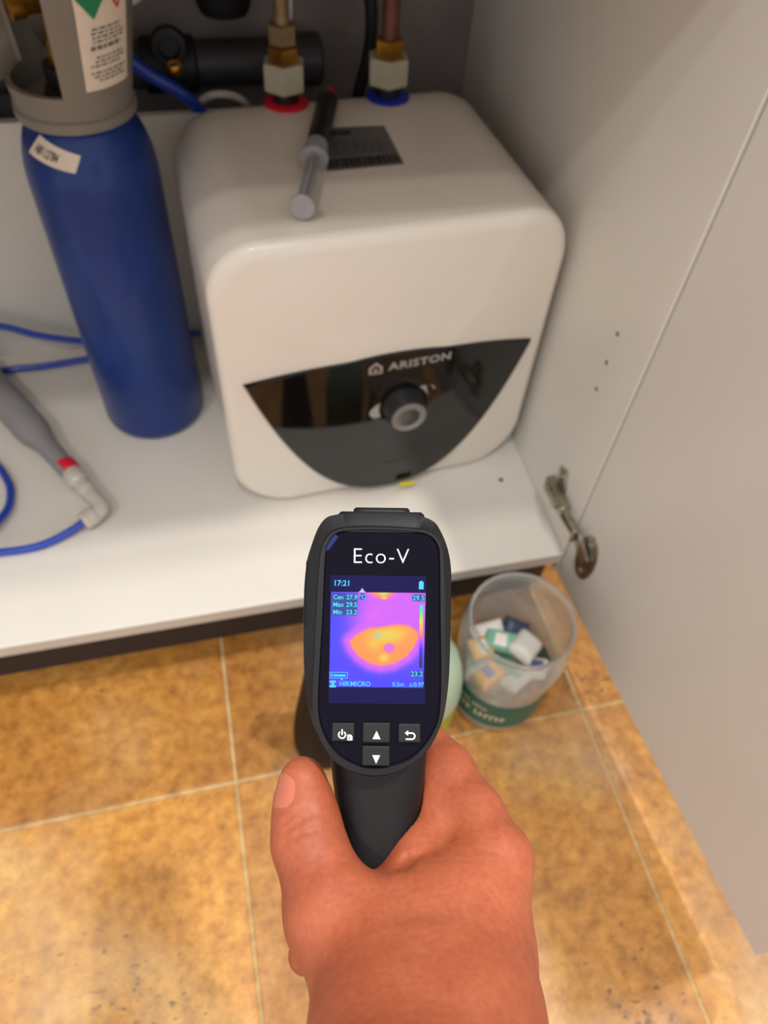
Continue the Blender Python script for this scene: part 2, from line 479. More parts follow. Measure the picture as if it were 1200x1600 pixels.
for i in range(len(loop1)):
    j = (i + 1) % len(loop1)
    try: b.faces.new((loop1[i], loop0[i], loop0[j], loop1[j]))
    except ValueError: pass
bmesh.ops.remove_doubles(b, verts=b.verts[:], dist=0.0002)
pan = obj('control_panel', b, 'gloss_black', heater, angle=0.8)
def on_front(me, cx, cz, off=0.0028, tilt=0):
    """lay an xy mesh on the bulged front; x stays x, y becomes z"""
    for v in me.vertices:
        x = cx + v.co.x; z = cz + v.co.y
        v.co = Vector((x, front_y(x, z) - off - v.co.z, z))
    return me
tm = text_mesh('ARISTON', 0.0128, 0.0002, 0.00035, spacing=1.1)
for v in tm.vertices: v.co.x *= 1.2
obj('brand_lettering', on_front(tm, 0.0220, 0.2135), 'silver', pan, smooth=False)
# house emblem left of the lettering
e = bmesh.new()
outer = [(-0.0072, -0.006), (0.0072, -0.006), (0.0072, 0.003), (0, 0.0092), (-0.0072, 0.003)]
inner = [(x * 0.62, y * 0.62 - 0.0002) for x, y in outer]
vo = [e.verts.new((x, y, 0)) for x, y in outer]; vi = [e.verts.new((x, y, 0)) for x, y in inner]
for i in range(5): e.faces.new((vo[i], vo[(i + 1) % 5], vi[(i + 1) % 5], vi[i]))
vt = [e.verts.new((x * 0.28, y * 0.28 - 0.001, 0)) for x, y in outer]; e.faces.new(vt)
em = bpy.data.meshes.new('emblem'); e.to_mesh(em); e.free()
obj('house_emblem', on_front(em, -0.0265, 0.2125), 'silver', pan, smooth=False)
# dial in its recess
dz = 0.1560; dx = 0.0075
dy = front_y(dx, dz) - 0.002
obj('dial_recess', lathe_bm([(0.037, 0.0002), (0.035, 0.0006), (0.026, 0.0003)], 48, (dx, dy, dz), (0, -1, 0)), 'gloss_black', pan)
dial = obj('thermostat_dial', lathe_bm([(0.0240, 0.0), (0.0222, 0.010), (0.0205, 0.018), (0.0196, 0.0202), (0.018, 0.0205)], 48, (dx, dy, dz), (0, -1, 0)), 'dial', heater)
obj('dial_ring', lathe_bm([(0.0197, 0.0185), (0.0194, 0.0214), (0.0152, 0.0220), (0.0142, 0.0208)], 48, (dx, dy, dz), (0, -1, 0)), 'dialring', dial)
obj('dial_cap', lathe_bm([(0.0144, 0.0180), (0.0142, 0.0204), (0.012, 0.0208)], 40, (dx, dy, dz), (0, -1, 0)), 'dialcap', dial)
for s, nm, a0, a1 in ((-1, 'minimum_mark', -0.45, 0.30), (1, 'maximum_mark', 0.25, 0.95)):
    q = bmesh.new()
    n = 14
    r0 = 0.028
    i_, o_ = [], []
    for k in range(n + 1):
        a = a0 + (a1 - a0) * k / n
        wdt = 0.0105 * math.sin(math.pi * (k / n) ** (0.7)) + 0.0003
        i_.append(q.verts.new((s * r0 * math.cos(a), r0 * math.sin(a), 0)))
        o_.append(q.verts.new((s * (r0 + wdt) * math.cos(a), (r0 + wdt) * math.sin(a), 0)))
    for k in range(n): q.faces.new((i_[k], i_[k + 1], o_[k + 1], o_[k]))
    mm = bpy.data.meshes.new(nm); q.to_mesh(mm); q.free()
    obj(nm, on_front(mm, dx, dz, 0.0032), 'silver', pan, smooth=False)
q = box_bm(-0.0008, 0.0008, -0.011, 0.0, 0, 0.0002); mm = bpy.data.meshes.new('m'); q.to_mesh(mm); q.free()
obj('red_indicator', on_front(mm, dx, dz - 0.028, 0.0028), 'red', pan, smooth=False)
q = bmesh.new()
for k, wd in enumerate((0.007, 0.005, 0.009)):
    box_bm(-0.016 + k * 0.011, -0.016 + k * 0.011 + wd, -0.0007, 0.0007, 0, 0.0002, bm=q)
mm = bpy.data.meshes.new('m'); q.to_mesh(mm); q.free()
obj('faint_print', on_front(mm, dx, 0.060, 0.0028), 'dialcap', pan, smooth=False)
obj('yellow_tag', box_bm(-0.011, 0.010, -0.0006, 0.0012, 0.0, 0.0095, 0.0004), 'yellow', heater, loc=(0.0235, -0.0012, 0.0100), rot=(0.25, 0.12, 0))
# top: collars and rating label (heater frame)
def hloc(x, y, z):
    """world point into the heater's own frame"""
    v = Vector((x, y, z)) - heater.location
    return Matrix.Rotation(-HYAW, 4, 'Z') @ v
TOPZ = SH + HH
for (x, y), mt, nm in (((0.1035, 0.829), 'red', 'hot_collar'), ((0.2165, 0.833), 'blue_ring', 'cold_collar')):
    c = hloc(x, y, TOPZ)
    obj(nm, lathe_bm([(0.0240, -0.003), (0.0240, 0.0022), (0.0220, 0.0034), (0.0125, 0.0034)], 40, c), mt, heater)
    obj('threaded_stub', lathe_bm([(0.0135, -0.002), (0.0135, 0.018)], 32, c), 'black_rub', heater)
lc = [hloc(*p, TOPZ) for p in ((0.1300, 0.7690), (0.1973, 0.7673), (0.1995, 0.6877), (0.1215, 0.6827))]
b = bmesh.new()
rings_bm([[Vector((p.x, p.y, HH - 0.001)) for p in lc], [Vector((p.x, p.y, HH + 0.0004)) for p in lc]], True, True, True, b)
lab = obj('rating_label', b, 'foil', heater, smooth=False)
def lerp2(u, v):
    p = lc[3].lerp(lc[2], u).lerp(lc[0].lerp(lc[1], u), v); return p
q = bmesh.new()
rnd = random.Random(3)
def strip(u0, u1, v0, v1):
    P = [lerp2(u0, v0), lerp2(u1, v0), lerp2(u1, v1), lerp2(u0, v1)]
    q.faces.new([q.verts.new((p.x, p.y, HH + 0.0007)) for p in P])
u = 0.04
while u < 0.95:
    w = rnd.uniform(0.012, 0.06); strip(u, u + w, 0.05, 0.24); u += w + rnd.uniform(0.006, 0.02)
u = 0.10
for w in (0.12, 0.05, 0.13): strip(u, u + w, 0.80, 0.90); u += w + 0.02
for v in (0.36, 0.44, 0.52, 0.60):
    u = 0.12
    while u < 0.85:
        w = rnd.uniform(0.03, 0.12); strip(u, u + w, v, v + 0.02); u += w + 0.03
mm = bpy.data.meshes.new('label_print'); q.to_mesh(mm); q.free()
obj('label_print', mm, 'print_dark', lab, smooth=False)

# clear film caught under the heater's right front corner
fb = bmesh.new()
rings_bm([[Vector((0.334, 0.655, SH)), Vector((0.3485, 0.630, SH)), Vector((0.3575, 0.612, SH + 0.002))],
          [Vector((0.336, 0.668, SH + 0.016)), Vector((0.3500, 0.645, SH + 0.020)), Vector((0.3585, 0.632, SH + 0.024))],
          [Vector((0.342, 0.690, SH + 0.028)), Vector((0.3525, 0.672, SH + 0.036)), Vector((0.3590, 0.660, SH + 0.042))]], False, False, False, fb)
fo = obj('plastic_film', fb, 'foam')
so = fo.modifiers.new('s', 'SOLIDIFY'); so.thickness = 0.0006
tag(fo, 'scrap of clear plastic film under the heater, against the right panel', 'film')

# ---------------------------------------------------------------- pipes above the heater
def hexnut(c, r, h, z0):
    q = bmesh.new()
    c = Vector(c)
    rr = []
    for rad, z in ((r * 0.93, z0), (r, z0 + h * 0.08), (r, z0 + h * 0.92), (r * 0.93, z0 + h)):
        rr.append([c + Vector((rad * math.cos(math.pi / 3 * k + 0.35), rad * math.sin(math.pi / 3 * k + 0.35), z)) for k in range(6)])
    return rings_bm(rr, True, True, True, q)
hp = thing('hot_water_pipe', 'dull brass pipe with cream hex nut on the red collar', 'pipe', (0.1025, 0.829, TOPZ))
obj('union_nut', hexnut((0, 0, 0), 0.0232, 0.027, 0.0150), 'nylon', hp, smooth=False)
obj('brass_nut', hexnut((0, 0, 0), 0.0165, 0.016, 0.0405), 'brass', hp, smooth=False)
obj('compression_nut', hexnut((0, 0, 0), 0.0150, 0.018, 0.058), 'brass_dull', hp, smooth=False)
obj('pipe', tube_bm([(0, 0, 0.05), (0, 0.001, 0.12), (-0.001, 0.002, 0.22), (0, 0.004, 0.36)], 0.0080), 'brass_dull', hp)
cp = thing('cold_water_pipe', 'brown copper pipe with cream hex nut on the blue collar', 'pipe', (0.2155, 0.833, TOPZ))
obj('union_nut', hexnut((0, 0, 0), 0.0232, 0.027, 0.0150), 'nylon', cp, smooth=False)
obj('brass_nut', hexnut((0, 0, 0), 0.0158, 0.017, 0.0415), 'brass', cp, smooth=False)
obj('pipe', tube_bm([(0, 0, 0.05), (0, 0, 0.12), (0.001, 0.002, 0.22), (0.002, 0.004, 0.36)], 0.0092), 'copper', cp)
o = obj('white_tube', tube_bm([(0.1105, 0.862, 0.44), (0.1110, 0.860, 0.52), (0.1150, 0.858, 0.60), (0.118, 0.858, 0.72), (0.118, 0.858, 0.862)], 0.0040), 'white_pl')
tag(o, 'thin white tube running up behind the brass pipe', 'tube')
o = obj('black_cable', tube_bm([(0.2000, 0.935, 0.42), (0.2060, 0.93, 0.465), (0.2150, 0.93, 0.50), (0.2180, 0.93, 0.54), (0.2130, 0.94, 0.60), (0.212, 0.95, 0.72), (0.212, 0.95, 0.862)], 0.0075), 'black_rub')
tag(o, 'thick black cable hanging beside the copper pipe', 'cable')
o = obj('white_cable', tube_bm([(0.004, 0.935, 0.425), (0.008, 0.925, 0.452), (0.022, 0.918, 0.468), (0.042, 0.915, 0.472), (0.062, 0.918, 0.464), (0.072, 0.93, 0.445), (0.075, 0.94, 0.42)], 0.0042), 'white_pl')
tag(o, 'white cable arching up behind the heater top', 'cable')
wp = thing('waste_pipe', 'dark grey horizontal waste pipe behind the heater', 'pipe', (-0.06, 0.955, 0.490))
obj('pipe', tube_bm([(-0.40, 0, 0.0), (0.10, 0, 0), (0.195, 0, 0)], 0.024, 24, 4, False), 'grey_pipe', wp)
obj('coupler', lathe_bm([(0.024, 0), (0.028, 0.003), (0.028, 0.055), (0.024, 0.058)], 32, (0.165, 0, 0), (1, 0, 0)), 'grey_pipe', wp)
obj('coupler', lathe_bm([(0.024, 0), (0.029, 0.003), (0.029, 0.06), (0.024, 0.063)], 32, (0.015, 0, 0), (1, 0, 0)), 'black_rub', wp)
tr = thing('trap_bottle', 'black sink trap hanging in the shadow behind the pipes', 'sink trap', (0.055, 0.955, 0.538))
obj('trap_body', lathe_bm([(0.012, 0), (0.026, 0.004), (0.030, 0.012), (0.030, 0.09), (0.034, 0.094), (0.034, 0.11), (0.02, 0.115), (0.018, 0.328)], 32), 'black_rub', tr)
obj('trap_outlet', tube_bm([(0.02, 0, 0.07), (0.06, 0, 0.068), (0.082, 0.005, 0.078), (0.090, 0.010, 0.11), (0.090, 0.010, 0.325)], 0.015, 20), 'black_rub', tr)
va = thing('drain_valve', 'black round valve with a brass stub in front of the waste pipe', 'valve', (-0.011, 0.918, 0.520))
obj('valve_ring', lathe_bm([(0.010, 0), (0.018, 0), (0.0205, 0.005), (0.018, 0.012), (0.012, 0.013), (0.0105, 0.004)], 32, (0, 0.010, 0), (0, -1, 0.15)), 'black_rub', va)
obj('brass_stub', lathe_bm([(0.0085, 0), (0.0085, 0.012), (0.006, 0.014), (0.004, 0.006)], 24, (0.003, 0.006, -0.020), (0, -1, 0.2)), 'brass', va)
o = obj('blue_tube', tube_bm([(-0.100, 0.91, 0.545), (-0.062, 0.905, 0.521), (-0.036, 0.905, 0.500), (-0.012, 0.905, 0.484), (0.006, 0.906, 0.468), (0.022, 0.915, 0.44)], 0.0072), 'tube')
tag(o, 'blue plastic tube slanting down behind the cylinder guard', 'tube')
wc = thing('pipe_cap', 'pale round plastic cap on the wall beside the cylinder guard', 'cap', (-0.046, 0.995, 0.585))
obj('cap', lathe_bm([(0.016, 0), (0.016, 0.05), (0.0235, 0.052), (0.0245, 0.060), (0.0245, 0.078), (0.021, 0.086), (0.012, 0.089)], 32, (0, 0, 0), (0, -1, 0)), 'white_pl', wc)
o = obj('grey_hose', tube_bm([(-0.36, 0.845, 0.500), (-0.26, 0.848, 0.522), (-0.190, 0.855, 0.545), (-0.140, 0.868, 0.566)], 0.026, 24), 'guard')
tag(o, 'thick grey hose at the left edge beside the cylinder guard', 'hose')

# ---------------------------------------------------------------- grease syringe on the heater
sy = thing('grease_syringe', 'black grease syringe with red tip and clear plunger on the heater top', 'syringe', (0, 0, 0))
a = Vector((0.1490, 0.8200, TOPZ + 0.0112)); bpt = Vector((0.0840, 0.5985, TOPZ + 0.0145))
ax = (bpt - a).normalized(); L = (bpt - a).length
obj('barrel', lathe_bm([(0.0030, 0.006), (0.0105, 0.016), (0.0108, 0.018), (0.0108, 0.122), (0.0103, 0.124)], 32, a, ax), 'syringe_black', sy)
obj('tip_cap', lathe_bm([(0.0035, -0.010), (0.0052, -0.007), (0.0062, 0.003), (0.0065, 0.012), (0.004, 0.014)], 24, a, ax), 'red', sy)
fl = bmesh.new()
fu = ax.orthogonal().normalized(); fu = Vector((0, 0, 1)).cross(ax).normalized(); fw = ax.cross(fu)
fc = a + ax * 0.139
el = [fc + fu * (0.0138 * math.cos(t)) + fw * (0.0112 * math.sin(t)) for t in [2 * math.pi * k / 36 for k in range(36)]]
rings_bm([el, [p + ax * 0.003 for p in el]], True, True, True, fl)
obj('finger_flange', fl, 'syringe_clear', sy)
obj('barrel_sleeve', lathe_bm([(0.0112, 0.118), (0.0116, 0.120), (0.0116, 0.140), (0.0105, 0.141)], 32, a, ax), 'syringe_clear', sy)
pl = bmesh.new()
for up, w, t in (((0, 0, 1), 0.013, 0.0022), (fu, 0.013, 0.0022)):
    s = slab(a + ax * 0.13, a + ax * (L - 0.002), up, w, t, 0.0004); me = bpy.data.meshes.new('t'); s.to_mesh(me); s.free(); pl.from_mesh(me); bpy.data.meshes.remove(me)
obj('plunger_rod', pl, 'syringe_clear', sy, smooth=False)
obj('thumb_rest', lathe_bm([(0.0105, 0), (0.0114, 0.0008), (0.0114, 0.0028), (0.0105, 0.0036)], 32, a + ax * (L - 0.003), ax), 'syringe_clear', sy)

# ---------------------------------------------------------------- gas cylinder
gc = thing('gas_cylinder', 'tall blue gas cylinder with a grey valve guard, left of the heater', 'gas cylinder', (-0.1005, 0.757, SH))
CR = 0.0630
prof = [(0.040, 0.0), (CR - 0.008, 0.001), (CR - 0.002, 0.006), (CR, 0.013), (CR, 0.328)]
for k in range(1, 14):
    a_ = math.radians(80 * k / 13); prof.append((CR * (0.30 + 0.70 * math.cos(a_)), 0.328 + 0.074 * math.sin(a_)))
neck_z = prof[-1][1]
obj('bottle', lathe_bm(prof, 64), 'cyl_blue', gc, angle=None)
# valve guard: a turned cage with two large side windows
GR, GZ0, GZ1 = 0.0525, 0.390, 0.590
def guard_rx(h):
    t = max(0.0, min(1.0, (h - 0.012) / 0.09))
    return GR + 0.0125 * t, 0.006 * t
def guard():
    q = bmesh.new()
    nseg, rows = 96, 40
    def inside(a, h):
        # openings centred at two bearings seen from above
        for ca, half in ((math.radians(208), math.radians(60)), (math.radians(85), math.radians(38))):
            d = (a - ca + math.pi) % (2 * math.pi) - math.pi
            hh = (h - 0.030) / 0.135
            if 0 < hh < 1 and abs(d) < half: return True
        return False
    go, gi = [], []
    for j in range(rows + 1):
        h = (GZ1 - GZ0) * j / rows
        ro, xo = guard_rx(h)
        go.append([q.verts.new((xo + ro * math.cos(2 * math.pi * i / nseg), ro * math.sin(2 * math.pi * i / nseg), GZ0 + h)) for i in range(nseg)])
        gi.append([q.verts.new((xo + (ro - 0.005) * math.cos(2 * math.pi * i / nseg), (ro - 0.005) * math.sin(2 * math.pi * i / nseg), GZ0 + h)) for i in range(nseg)])
    solid = [[not inside(2 * math.pi * (i + .5) / nseg, (GZ1 - GZ0) * (j + .5) / rows) for i in range(nseg)] for j in range(rows)]
    for j in range(rows):
        for i in range(nseg):
            if not solid[j][i]: continue
            k = (i + 1) % nseg
            q.faces.new((go[j][i], go[j][k], go[j + 1][k], go[j + 1][i]))
            q.faces.new((gi[j][i], gi[j + 1][i], gi[j + 1][k], gi[j][k]))
            if j == 0 or not solid[j - 1][i]: q.faces.new((go[j][i], gi[j][i], gi[j][k], go[j][k]))
            if j == rows - 1 or not solid[j + 1][i]: q.faces.new((go[j + 1][i], go[j + 1][k], gi[j + 1][k], gi[j + 1][i]))
            if not solid[j][i - 1]: q.faces.new((go[j][i], go[j + 1][i], gi[j + 1][i], gi[j][i]))
            if not solid[j][k]: q.faces.new((go[j][k], gi[j][k], gi[j + 1][k], go[j + 1][k]))
    for v in [v for v in q.verts if not v.link_faces]: q.verts.remove(v)
    return q
gd = obj('valve_guard', guard(), 'guard', gc, angle=0.7)
obj('guard_rim', lathe_bm([(GR - 0.004, 0.3885), (GR + 0.0012, 0.389), (GR + 0.0024, 0.392), (GR + 0.0022, 0.398), (GR - 0.001, 0.4005)], 64), 'guard', gd)
def guard_patch(a0, a1, z0, z1, off, nx=16, ny=10, zslant=0.0, r=None):
    q = bmesh.new(); rows = []
    for j in range(ny + 1):
        row = []
        for i in range(nx + 1):
            a = a0 + (a1 - a0) * i / nx; z = z0 + (z1 - z0) * j / ny
            h = z - GZ0
            rr, xo = guard_rx(h); rr += off
            row.append(q.verts.new((xo + rr * math.cos(a), rr * math.sin(a), z)))
        rows.append(row)
    for j in range(ny):
        for i in range(nx): q.faces.new((rows[j][i], rows[j][i + 1], rows[j + 1][i + 1], rows[j + 1][i]))
    return q
LA0, LA1 = math.radians(-73), math.radians(-26)
lb = obj('safety_label', guard_patch(LA0, LA1, 0.4245, 0.550, 0.0004), 'paper', gd)
q = bmesh.new(); me_list = []
z = 0.4715; rnd = random.Random(5)
rowsz = []
for grp in (4, 1, 3, 3, 4):
    for k in range(grp):
        rowsz.append((z, grp == 1)); z -= 0.0032 if grp != 1 else 0.0045
    z -= 0.0022
for zz, bold in rowsz:
    if zz < 0.4265: break
    a = LA0 + 0.11 + rnd.uniform(0, 0.12)
    end = LA1 - 0.08 - rnd.uniform(0, 0.1)
    while a < end:
        w = rnd.uniform(0.03, 0.10); s = guard_patch(a, min(a + w, end), zz, zz + (0.0032 if bold else 0.0015), 0.0008, 3, 1)
        me = bpy.data.meshes.new('t'); s.to_mesh(me); s.free(); q.from_mesh(me); bpy.data.meshes.remove(me); a += w + 0.025
obj('label_print', q, 'print', lb, smooth=False)
def diamond(ca, cz, da, dz_, off, hole=0.0):
    s = bmesh.new()
    P = [(ca + da * x, cz + dz_ * y) for x, y in ((0, -1), (1, 0), (0, 1), (-1, 0))]
    def pt(a, z):
        rr, xo = guard_rx(z - GZ0); return (xo + (rr + off) * math.cos(a), (rr + off) * math.sin(a), z)
    if hole:
        I = [(ca + da * hole * x, cz + dz_ * hole * y) for x, y in ((0, -1), (1, 0), (0, 1), (-1, 0))]
        vo = [s.verts.new(pt(*p)) for p in P]; vi = [s.verts.new(pt(*p)) for p in I]
        for i in range(4): s.faces.new((vo[i], vo[(i + 1) % 4], vi[(i + 1) % 4], vi[i]))
    else: s.faces.new([s.verts.new(pt(*p)) for p in P])
    return s
obj('green_hazard_diamond', diamond(LA0 + 0.22, 0.4965, 0.20, 0.0165, 0.0022), 'haz_green', lb, smooth=False)
obj('red_hazard_diamond', diamond(LA0 + 0.60, 0.4965, 0.15, 0.0140, 0.0016, 0.78), 'haz_red', lb, smooth=False)
# valve inside the guard
obj('neck', lathe_bm([(0.024, neck_z - 0.002), (0.024, 0.408), (0.020, 0.410), (0.020, 0.428)], 32), 'black_rub', gc)
obj('valve_body', lathe_bm([(0.012, 0.42), (0.013, 0.44), (0.010, 0.45), (0.010, 0.50), (0.013, 0.505), (0.013, 0.53), (0.008, 0.535)], 24), 'brass', gc)
obj('valve_outlet', lathe_bm([(0.007, 0), (0.007, 0.022), (0.009, 0.023), (0.009, 0.034), (0.006, 0.036)], 20, (0, 0, 0.475), (-0.9, -0.4, 0)), 'brass', gc)
obj('valve_knob', lathe_bm([(0.016, 0.535), (0.020, 0.538), (0.020, 0.555), (0.016, 0.558)], 24), 'black_rub', gc)
# small number tag across the shoulder
def shoulder_r(z):
    for (r0, z0), (r1, z1) in zip(prof[:-1], prof[1:]):
        if z0 <= z <= z1 and z1 > z0: return r0 + (r1 - r0) * (z - z0) / (z1 - z0)
    return CR
TAGC = [(-147.0, 0.3665), (-98.5, 0.3580), (-90.5, 0.3720), (-133.0, 0.3835)]   # bearing and height of the tag's corners
def tag_pt(u, v, off):
    a0 = TAGC[0][0] + (TAGC[1][0] - TAGC[0][0]) * u; z0 = TAGC[0][1] + (TAGC[1][1] - TAGC[0][1]) * u
    a1 = TAGC[3][0] + (TAGC[2][0] - TAGC[3][0]) * u; z1 = TAGC[3][1] + (TAGC[2][1] - TAGC[3][1]) * u
    a = math.radians(a0 + (a1 - a0) * v); z = z0 + (z1 - z0) * v
    r = shoulder_r(z) + off
    return Vector((r * math.cos(a), r * math.sin(a), z))
q = bmesh.new()
G = [[q.verts.new(tag_pt(i / 14, j / 4, 0.0008)) for i in range(15)] for j in range(5)]
for j in range(4):
    for i in range(14): q.faces.new((G[j][i], G[j][i + 1], G[j + 1][i + 1], G[j + 1][i]))
nt = obj('number_tag', q, 'paper', gc)
tm = text_mesh('H8112784', 0.010, 0, 0.0002)
xs = [v.co.x for v in tm.vertices]; ys = [v.co.y for v in tm.vertices]; x0_, x1_, y0_, y1_ = min(xs), max(xs), min(ys), max(ys)
for v in tm.vertices:
    v.co = tag_pt(0.10 + 0.52 * (v.co.x - x0_) / (x1_ - x0_), 0.26 + 0.46 * (v.co.y - y0_) / (y1_ - y0_), 0.0012)
obj('tag_number', tm, 'print_dark', nt, smooth=False)

# ---------------------------------------------------------------- blue tubes, filter and elbow on the shelf
TR = 0.0046
o = obj('blue_tube', tube_bm([(-0.42, 0.85, 0.235), (-0.34, 0.868, 0.224), (-0.2835, 0.872, 0.2135), (-0.242, 0.872, 0.193), (-0.189, 0.874, 0.1745), (-0.14, 0.878, 0.166), (-0.07, 0.882, 0.162), (-0.03, 0.884, 0.160)], TR), 'tube')
tag(o, 'upper of two blue tubes running behind the cylinder foot', 'tube')
o = obj('blue_tube', tube_bm([(-0.46, 0.84, 0.1492), (-0.36, 0.853, 0.1490), (-0.2961, 0.861, 0.1490), (-0.2475, 0.861, 0.1490), (-0.1947, 0.866, 0.1490), (-0.13, 0.872, 0.1490), (-0.05, 0.876, 0.1490)], TR), 'tube')
tag(o, 'lower of two blue tubes, lying on the panel behind the cylinder', 'tube')
o = obj('blue_tube', tube_bm([(-0.46, 0.73, 0.150), (-0.36, 0.725, 0.150), (-0.305, 0.695, 0.1505), (-0.2805, 0.655, 0.1505), (-0.2755, 0.625, 0.150), (-0.280, 0.597, 0.155), (-0.300, 0.568, 0.1600), (-0.345, 0.545, 0.1605), (-0.40, 0.530, 0.1600), (-0.46, 0.525, 0.152)], TR), 'tube')
tag(o, 'blue tube curling at the left edge beside the grey filter', 'tube')

fi = thing('inline_filter', 'grey inline water filter with a red clip and clear elbow', 'filter', (-0.2925, 0.791, 0.1655))
d = Vector((0.1185, -0.195, -0.004)); fL = d.length; d.normalize()
obj('filter_body', lathe_bm([(0.010, -0.10), (0.0205, -0.094), (0.0215, -0.05), (0.0215, 0.075), (0.020, 0.085), (0.0145, 0.108), (0.0128, 0.122), (0.0120, 0.165), (0.0100, 0.167)], 36, (0, 0, 0), d), 'filter', fi)
rc = lathe_bm([(0.0122, 0.156), (0.0138, 0.158), (0.0138, 0.172), (0.0118, 0.175)], 36, (0, 0, 0), d, False, False)
kd = Vector((0.75, 0.1, 0.65)).normalized()
bmesh.ops.delete(rc, geom=[f for f in rc.faces if (f.calc_center_median() - d * f.calc_center_median().dot(d)).normalized().dot(kd) < 0.25], context='FACES')
rco = obj('red_clip', rc, 'red', fi)
rcm = rco.modifiers.new('s', 'SOLIDIFY'); rcm.thickness = 0.001
obj('socket', lathe_bm([(0.0118, 0.150), (0.0124, 0.152), (0.0124, 0.171), (0.010, 0.173)], 28, (0, 0, 0), d), 'filter', fi)
obj('clear_collar', lathe_bm([(0.0090, 0.172), (0.0125, 0.175), (0.0132, 0.184), (0.0120, 0.192), (0.0075, 0.197)], 28, (0, 0, 0), d), 'fitting', fi)
obj('clear_nut', lathe_bm([(0.0075, 0.196), (0.0108, 0.199), (0.0116, 0.207), (0.0106, 0.214), (0.0070, 0.219)], 28, (0, 0, 0), d), 'fitting', fi)
pe = d * 0.216
pe2 = pe + d * 0.026
pe3 = pe2 + Vector((-0.023, -0.016, -0.003))
obj('elbow', tube_bm([pe, pe + d * 0.018, pe2 + Vector((-0.004, -0.004, -0.001)), pe3], 0.0098, 22), 'fitting', fi)
obj('elbow_sleeve', lathe_bm([(0.0098, 0), (0.0112, 0.002), (0.0112, 0.014), (0.0090, 0.017)], 26, pe2 + Vector((-0.008, -0.007, -0.001)), Vector((-0.023, -0.016, -0.003))), 'fitting', fi)
w3 = Vector((-0.2925, 0.791, 0.1655)) + pe3
o = obj('blue_tube', tube_bm([w3 + Vector((0.006, 0.0042, 0.001)), w3 + Vector((-0.012, -0.006, -0.004)), (-0.2300, 0.5510, 0.1510), (-0.2550, 0.5480, 0.1492), (-0.290, 0.5490, 0.1492), (-0.37, 0.552, 0.1492), (-0.46, 0.556, 0.1492)], TR), 'tube')
tag(o, 'blue tube leaving the clear elbow of the grey filter', 'tube')

# ---------------------------------------------------------------- jar and its contents, bottles on the floor
JX, JY = 0.2665, 0.3330
jar = thing('candy_jar', 'clear wide-mouthed jar with a dark green band, beside the open door', 'jar', (JX, JY, 0.0))
JO = [(0.030, 0.002), (0.049, 0.0012), (0.0530, 0.005), (0.0548, 0.012), (0.0556, 0.075), (0.0580, 0.100), (0.0612, 0.122), (0.0622, 0.140), (0.0606, 0.160), (0.0568, 0.172), (0.0562, 0.184), (0.0572, 0.187)]
JI = [(0.0550, 0.187), (0.0544, 0.183), (0.0550, 0.172), (0.0588, 0.159), (0.0602, 0.140), (0.0594, 0.123), (0.0562, 0.101), (0.0538, 0.076), (0.0530, 0.013), (0.050, 0.006), (0.030, 0.0045)]
obj('glass', lathe_bm(JO + JI, 64), 'glass', jar, angle=None)
obj('label_band', lathe_bm([(0.0549, 0.0205), (0.0556, 0.021), (0.0565, 0.0795), (0.0558, 0.080)], 64, (0, 0, 0), None, False, False), 'band', jar)
bnd = jar.children[-1]
def jar_print(a0, z0, hgt, words, wid):
    q = bmesh.new(); a = a0; rn = random.Random(int(a0 * 100) + 9)
    for n in words:
        for k in range(n):
            for (x0, x1, y0, y1) in ((0, 0.28, 0, 1), (0.28, 0.8, rn.choice((0, .4, .75)), 0)):
                if y1 == 0: y1 = y0 + 0.25
                P = []
                for (xx, yy) in ((x0, y0), (x1, y0), (x1, y1), (x0, y1)):
                    aa = a + wid * xx; z = z0 + hgt * yy
                    r = 0.0556 + (z - 0.021) * 0.0155 + 0.0005
                    P.append(q.verts.new((r * math.cos(aa), r * math.sin(aa), z)))
                q.faces.new(P)
            a += wid
        a += wid * 0.8
    return q
obj('band_print', jar_print(math.radians(-165), 0.040, 0.0115, (3, 6), 0.115), 'paper', bnd, smooth=False)
obj('band_print', jar_print(math.radians(-165), 0.0585, 0.0066, (4, 5), 0.07), 'paper', bnd, smooth=False)
def packet(name, label, mat, loc, size, rot, stripe=None):
    q = bmesh.new()
    n = 10
    def sheet(s):
        return [[Vector((size[0] * (i / n - .5), size[1] * (j / n - .5), s * size[2] * 0.5 * max(0, (1 - (2 * i / n - 1) ** 4)) ** 0.6 * max(0, (1 - (2 * j / n - 1) ** 4)) ** 0.6)) for i in range(n + 1)] for j in range(n + 1)]
    for s in (1, -1):
        vv = [[q.verts.new(p) for p in r] for r in sheet(s)]
        for j in range(n):
            for i in range(n): q.faces.new((vv[j][i], vv[j][i + 1], vv[j + 1][i + 1], vv[j + 1][i]))
    bmesh.ops.remove_doubles(q, verts=q.verts[:], dist=1e-6)
    o = obj(name, q, mat, None, loc=loc, rot=rot, angle=None)
    tag(o, label, 'packet', 'packets in the jar')
    if stripe:
        q = bmesh.new(); rows = []
        for j in range(n + 1):
            row = []
            for i in (0, 1, 2):
                x = size[0] * (-0.16 + 0.16 * i); t = x / size[0] * 2
                zz = size[2] * 0.5 * max(0, (1 - t ** 4)) ** 0.6 * max(0, (1 - (2 * j / n - 1) ** 4)) ** 0.6 + 0.0004
                row.append(q.verts.new((x, size[1] * 0.9 * (j / n - .5), zz)))
            rows.append(row)
        for j in range(n):
            for i in range(2): q.faces.new((rows[j][i], rows[j][i + 1], rows[j + 1][i + 1], rows[j + 1][i]))
        obj('printed_stripe', q, stripe, o, angle=None)
    return o
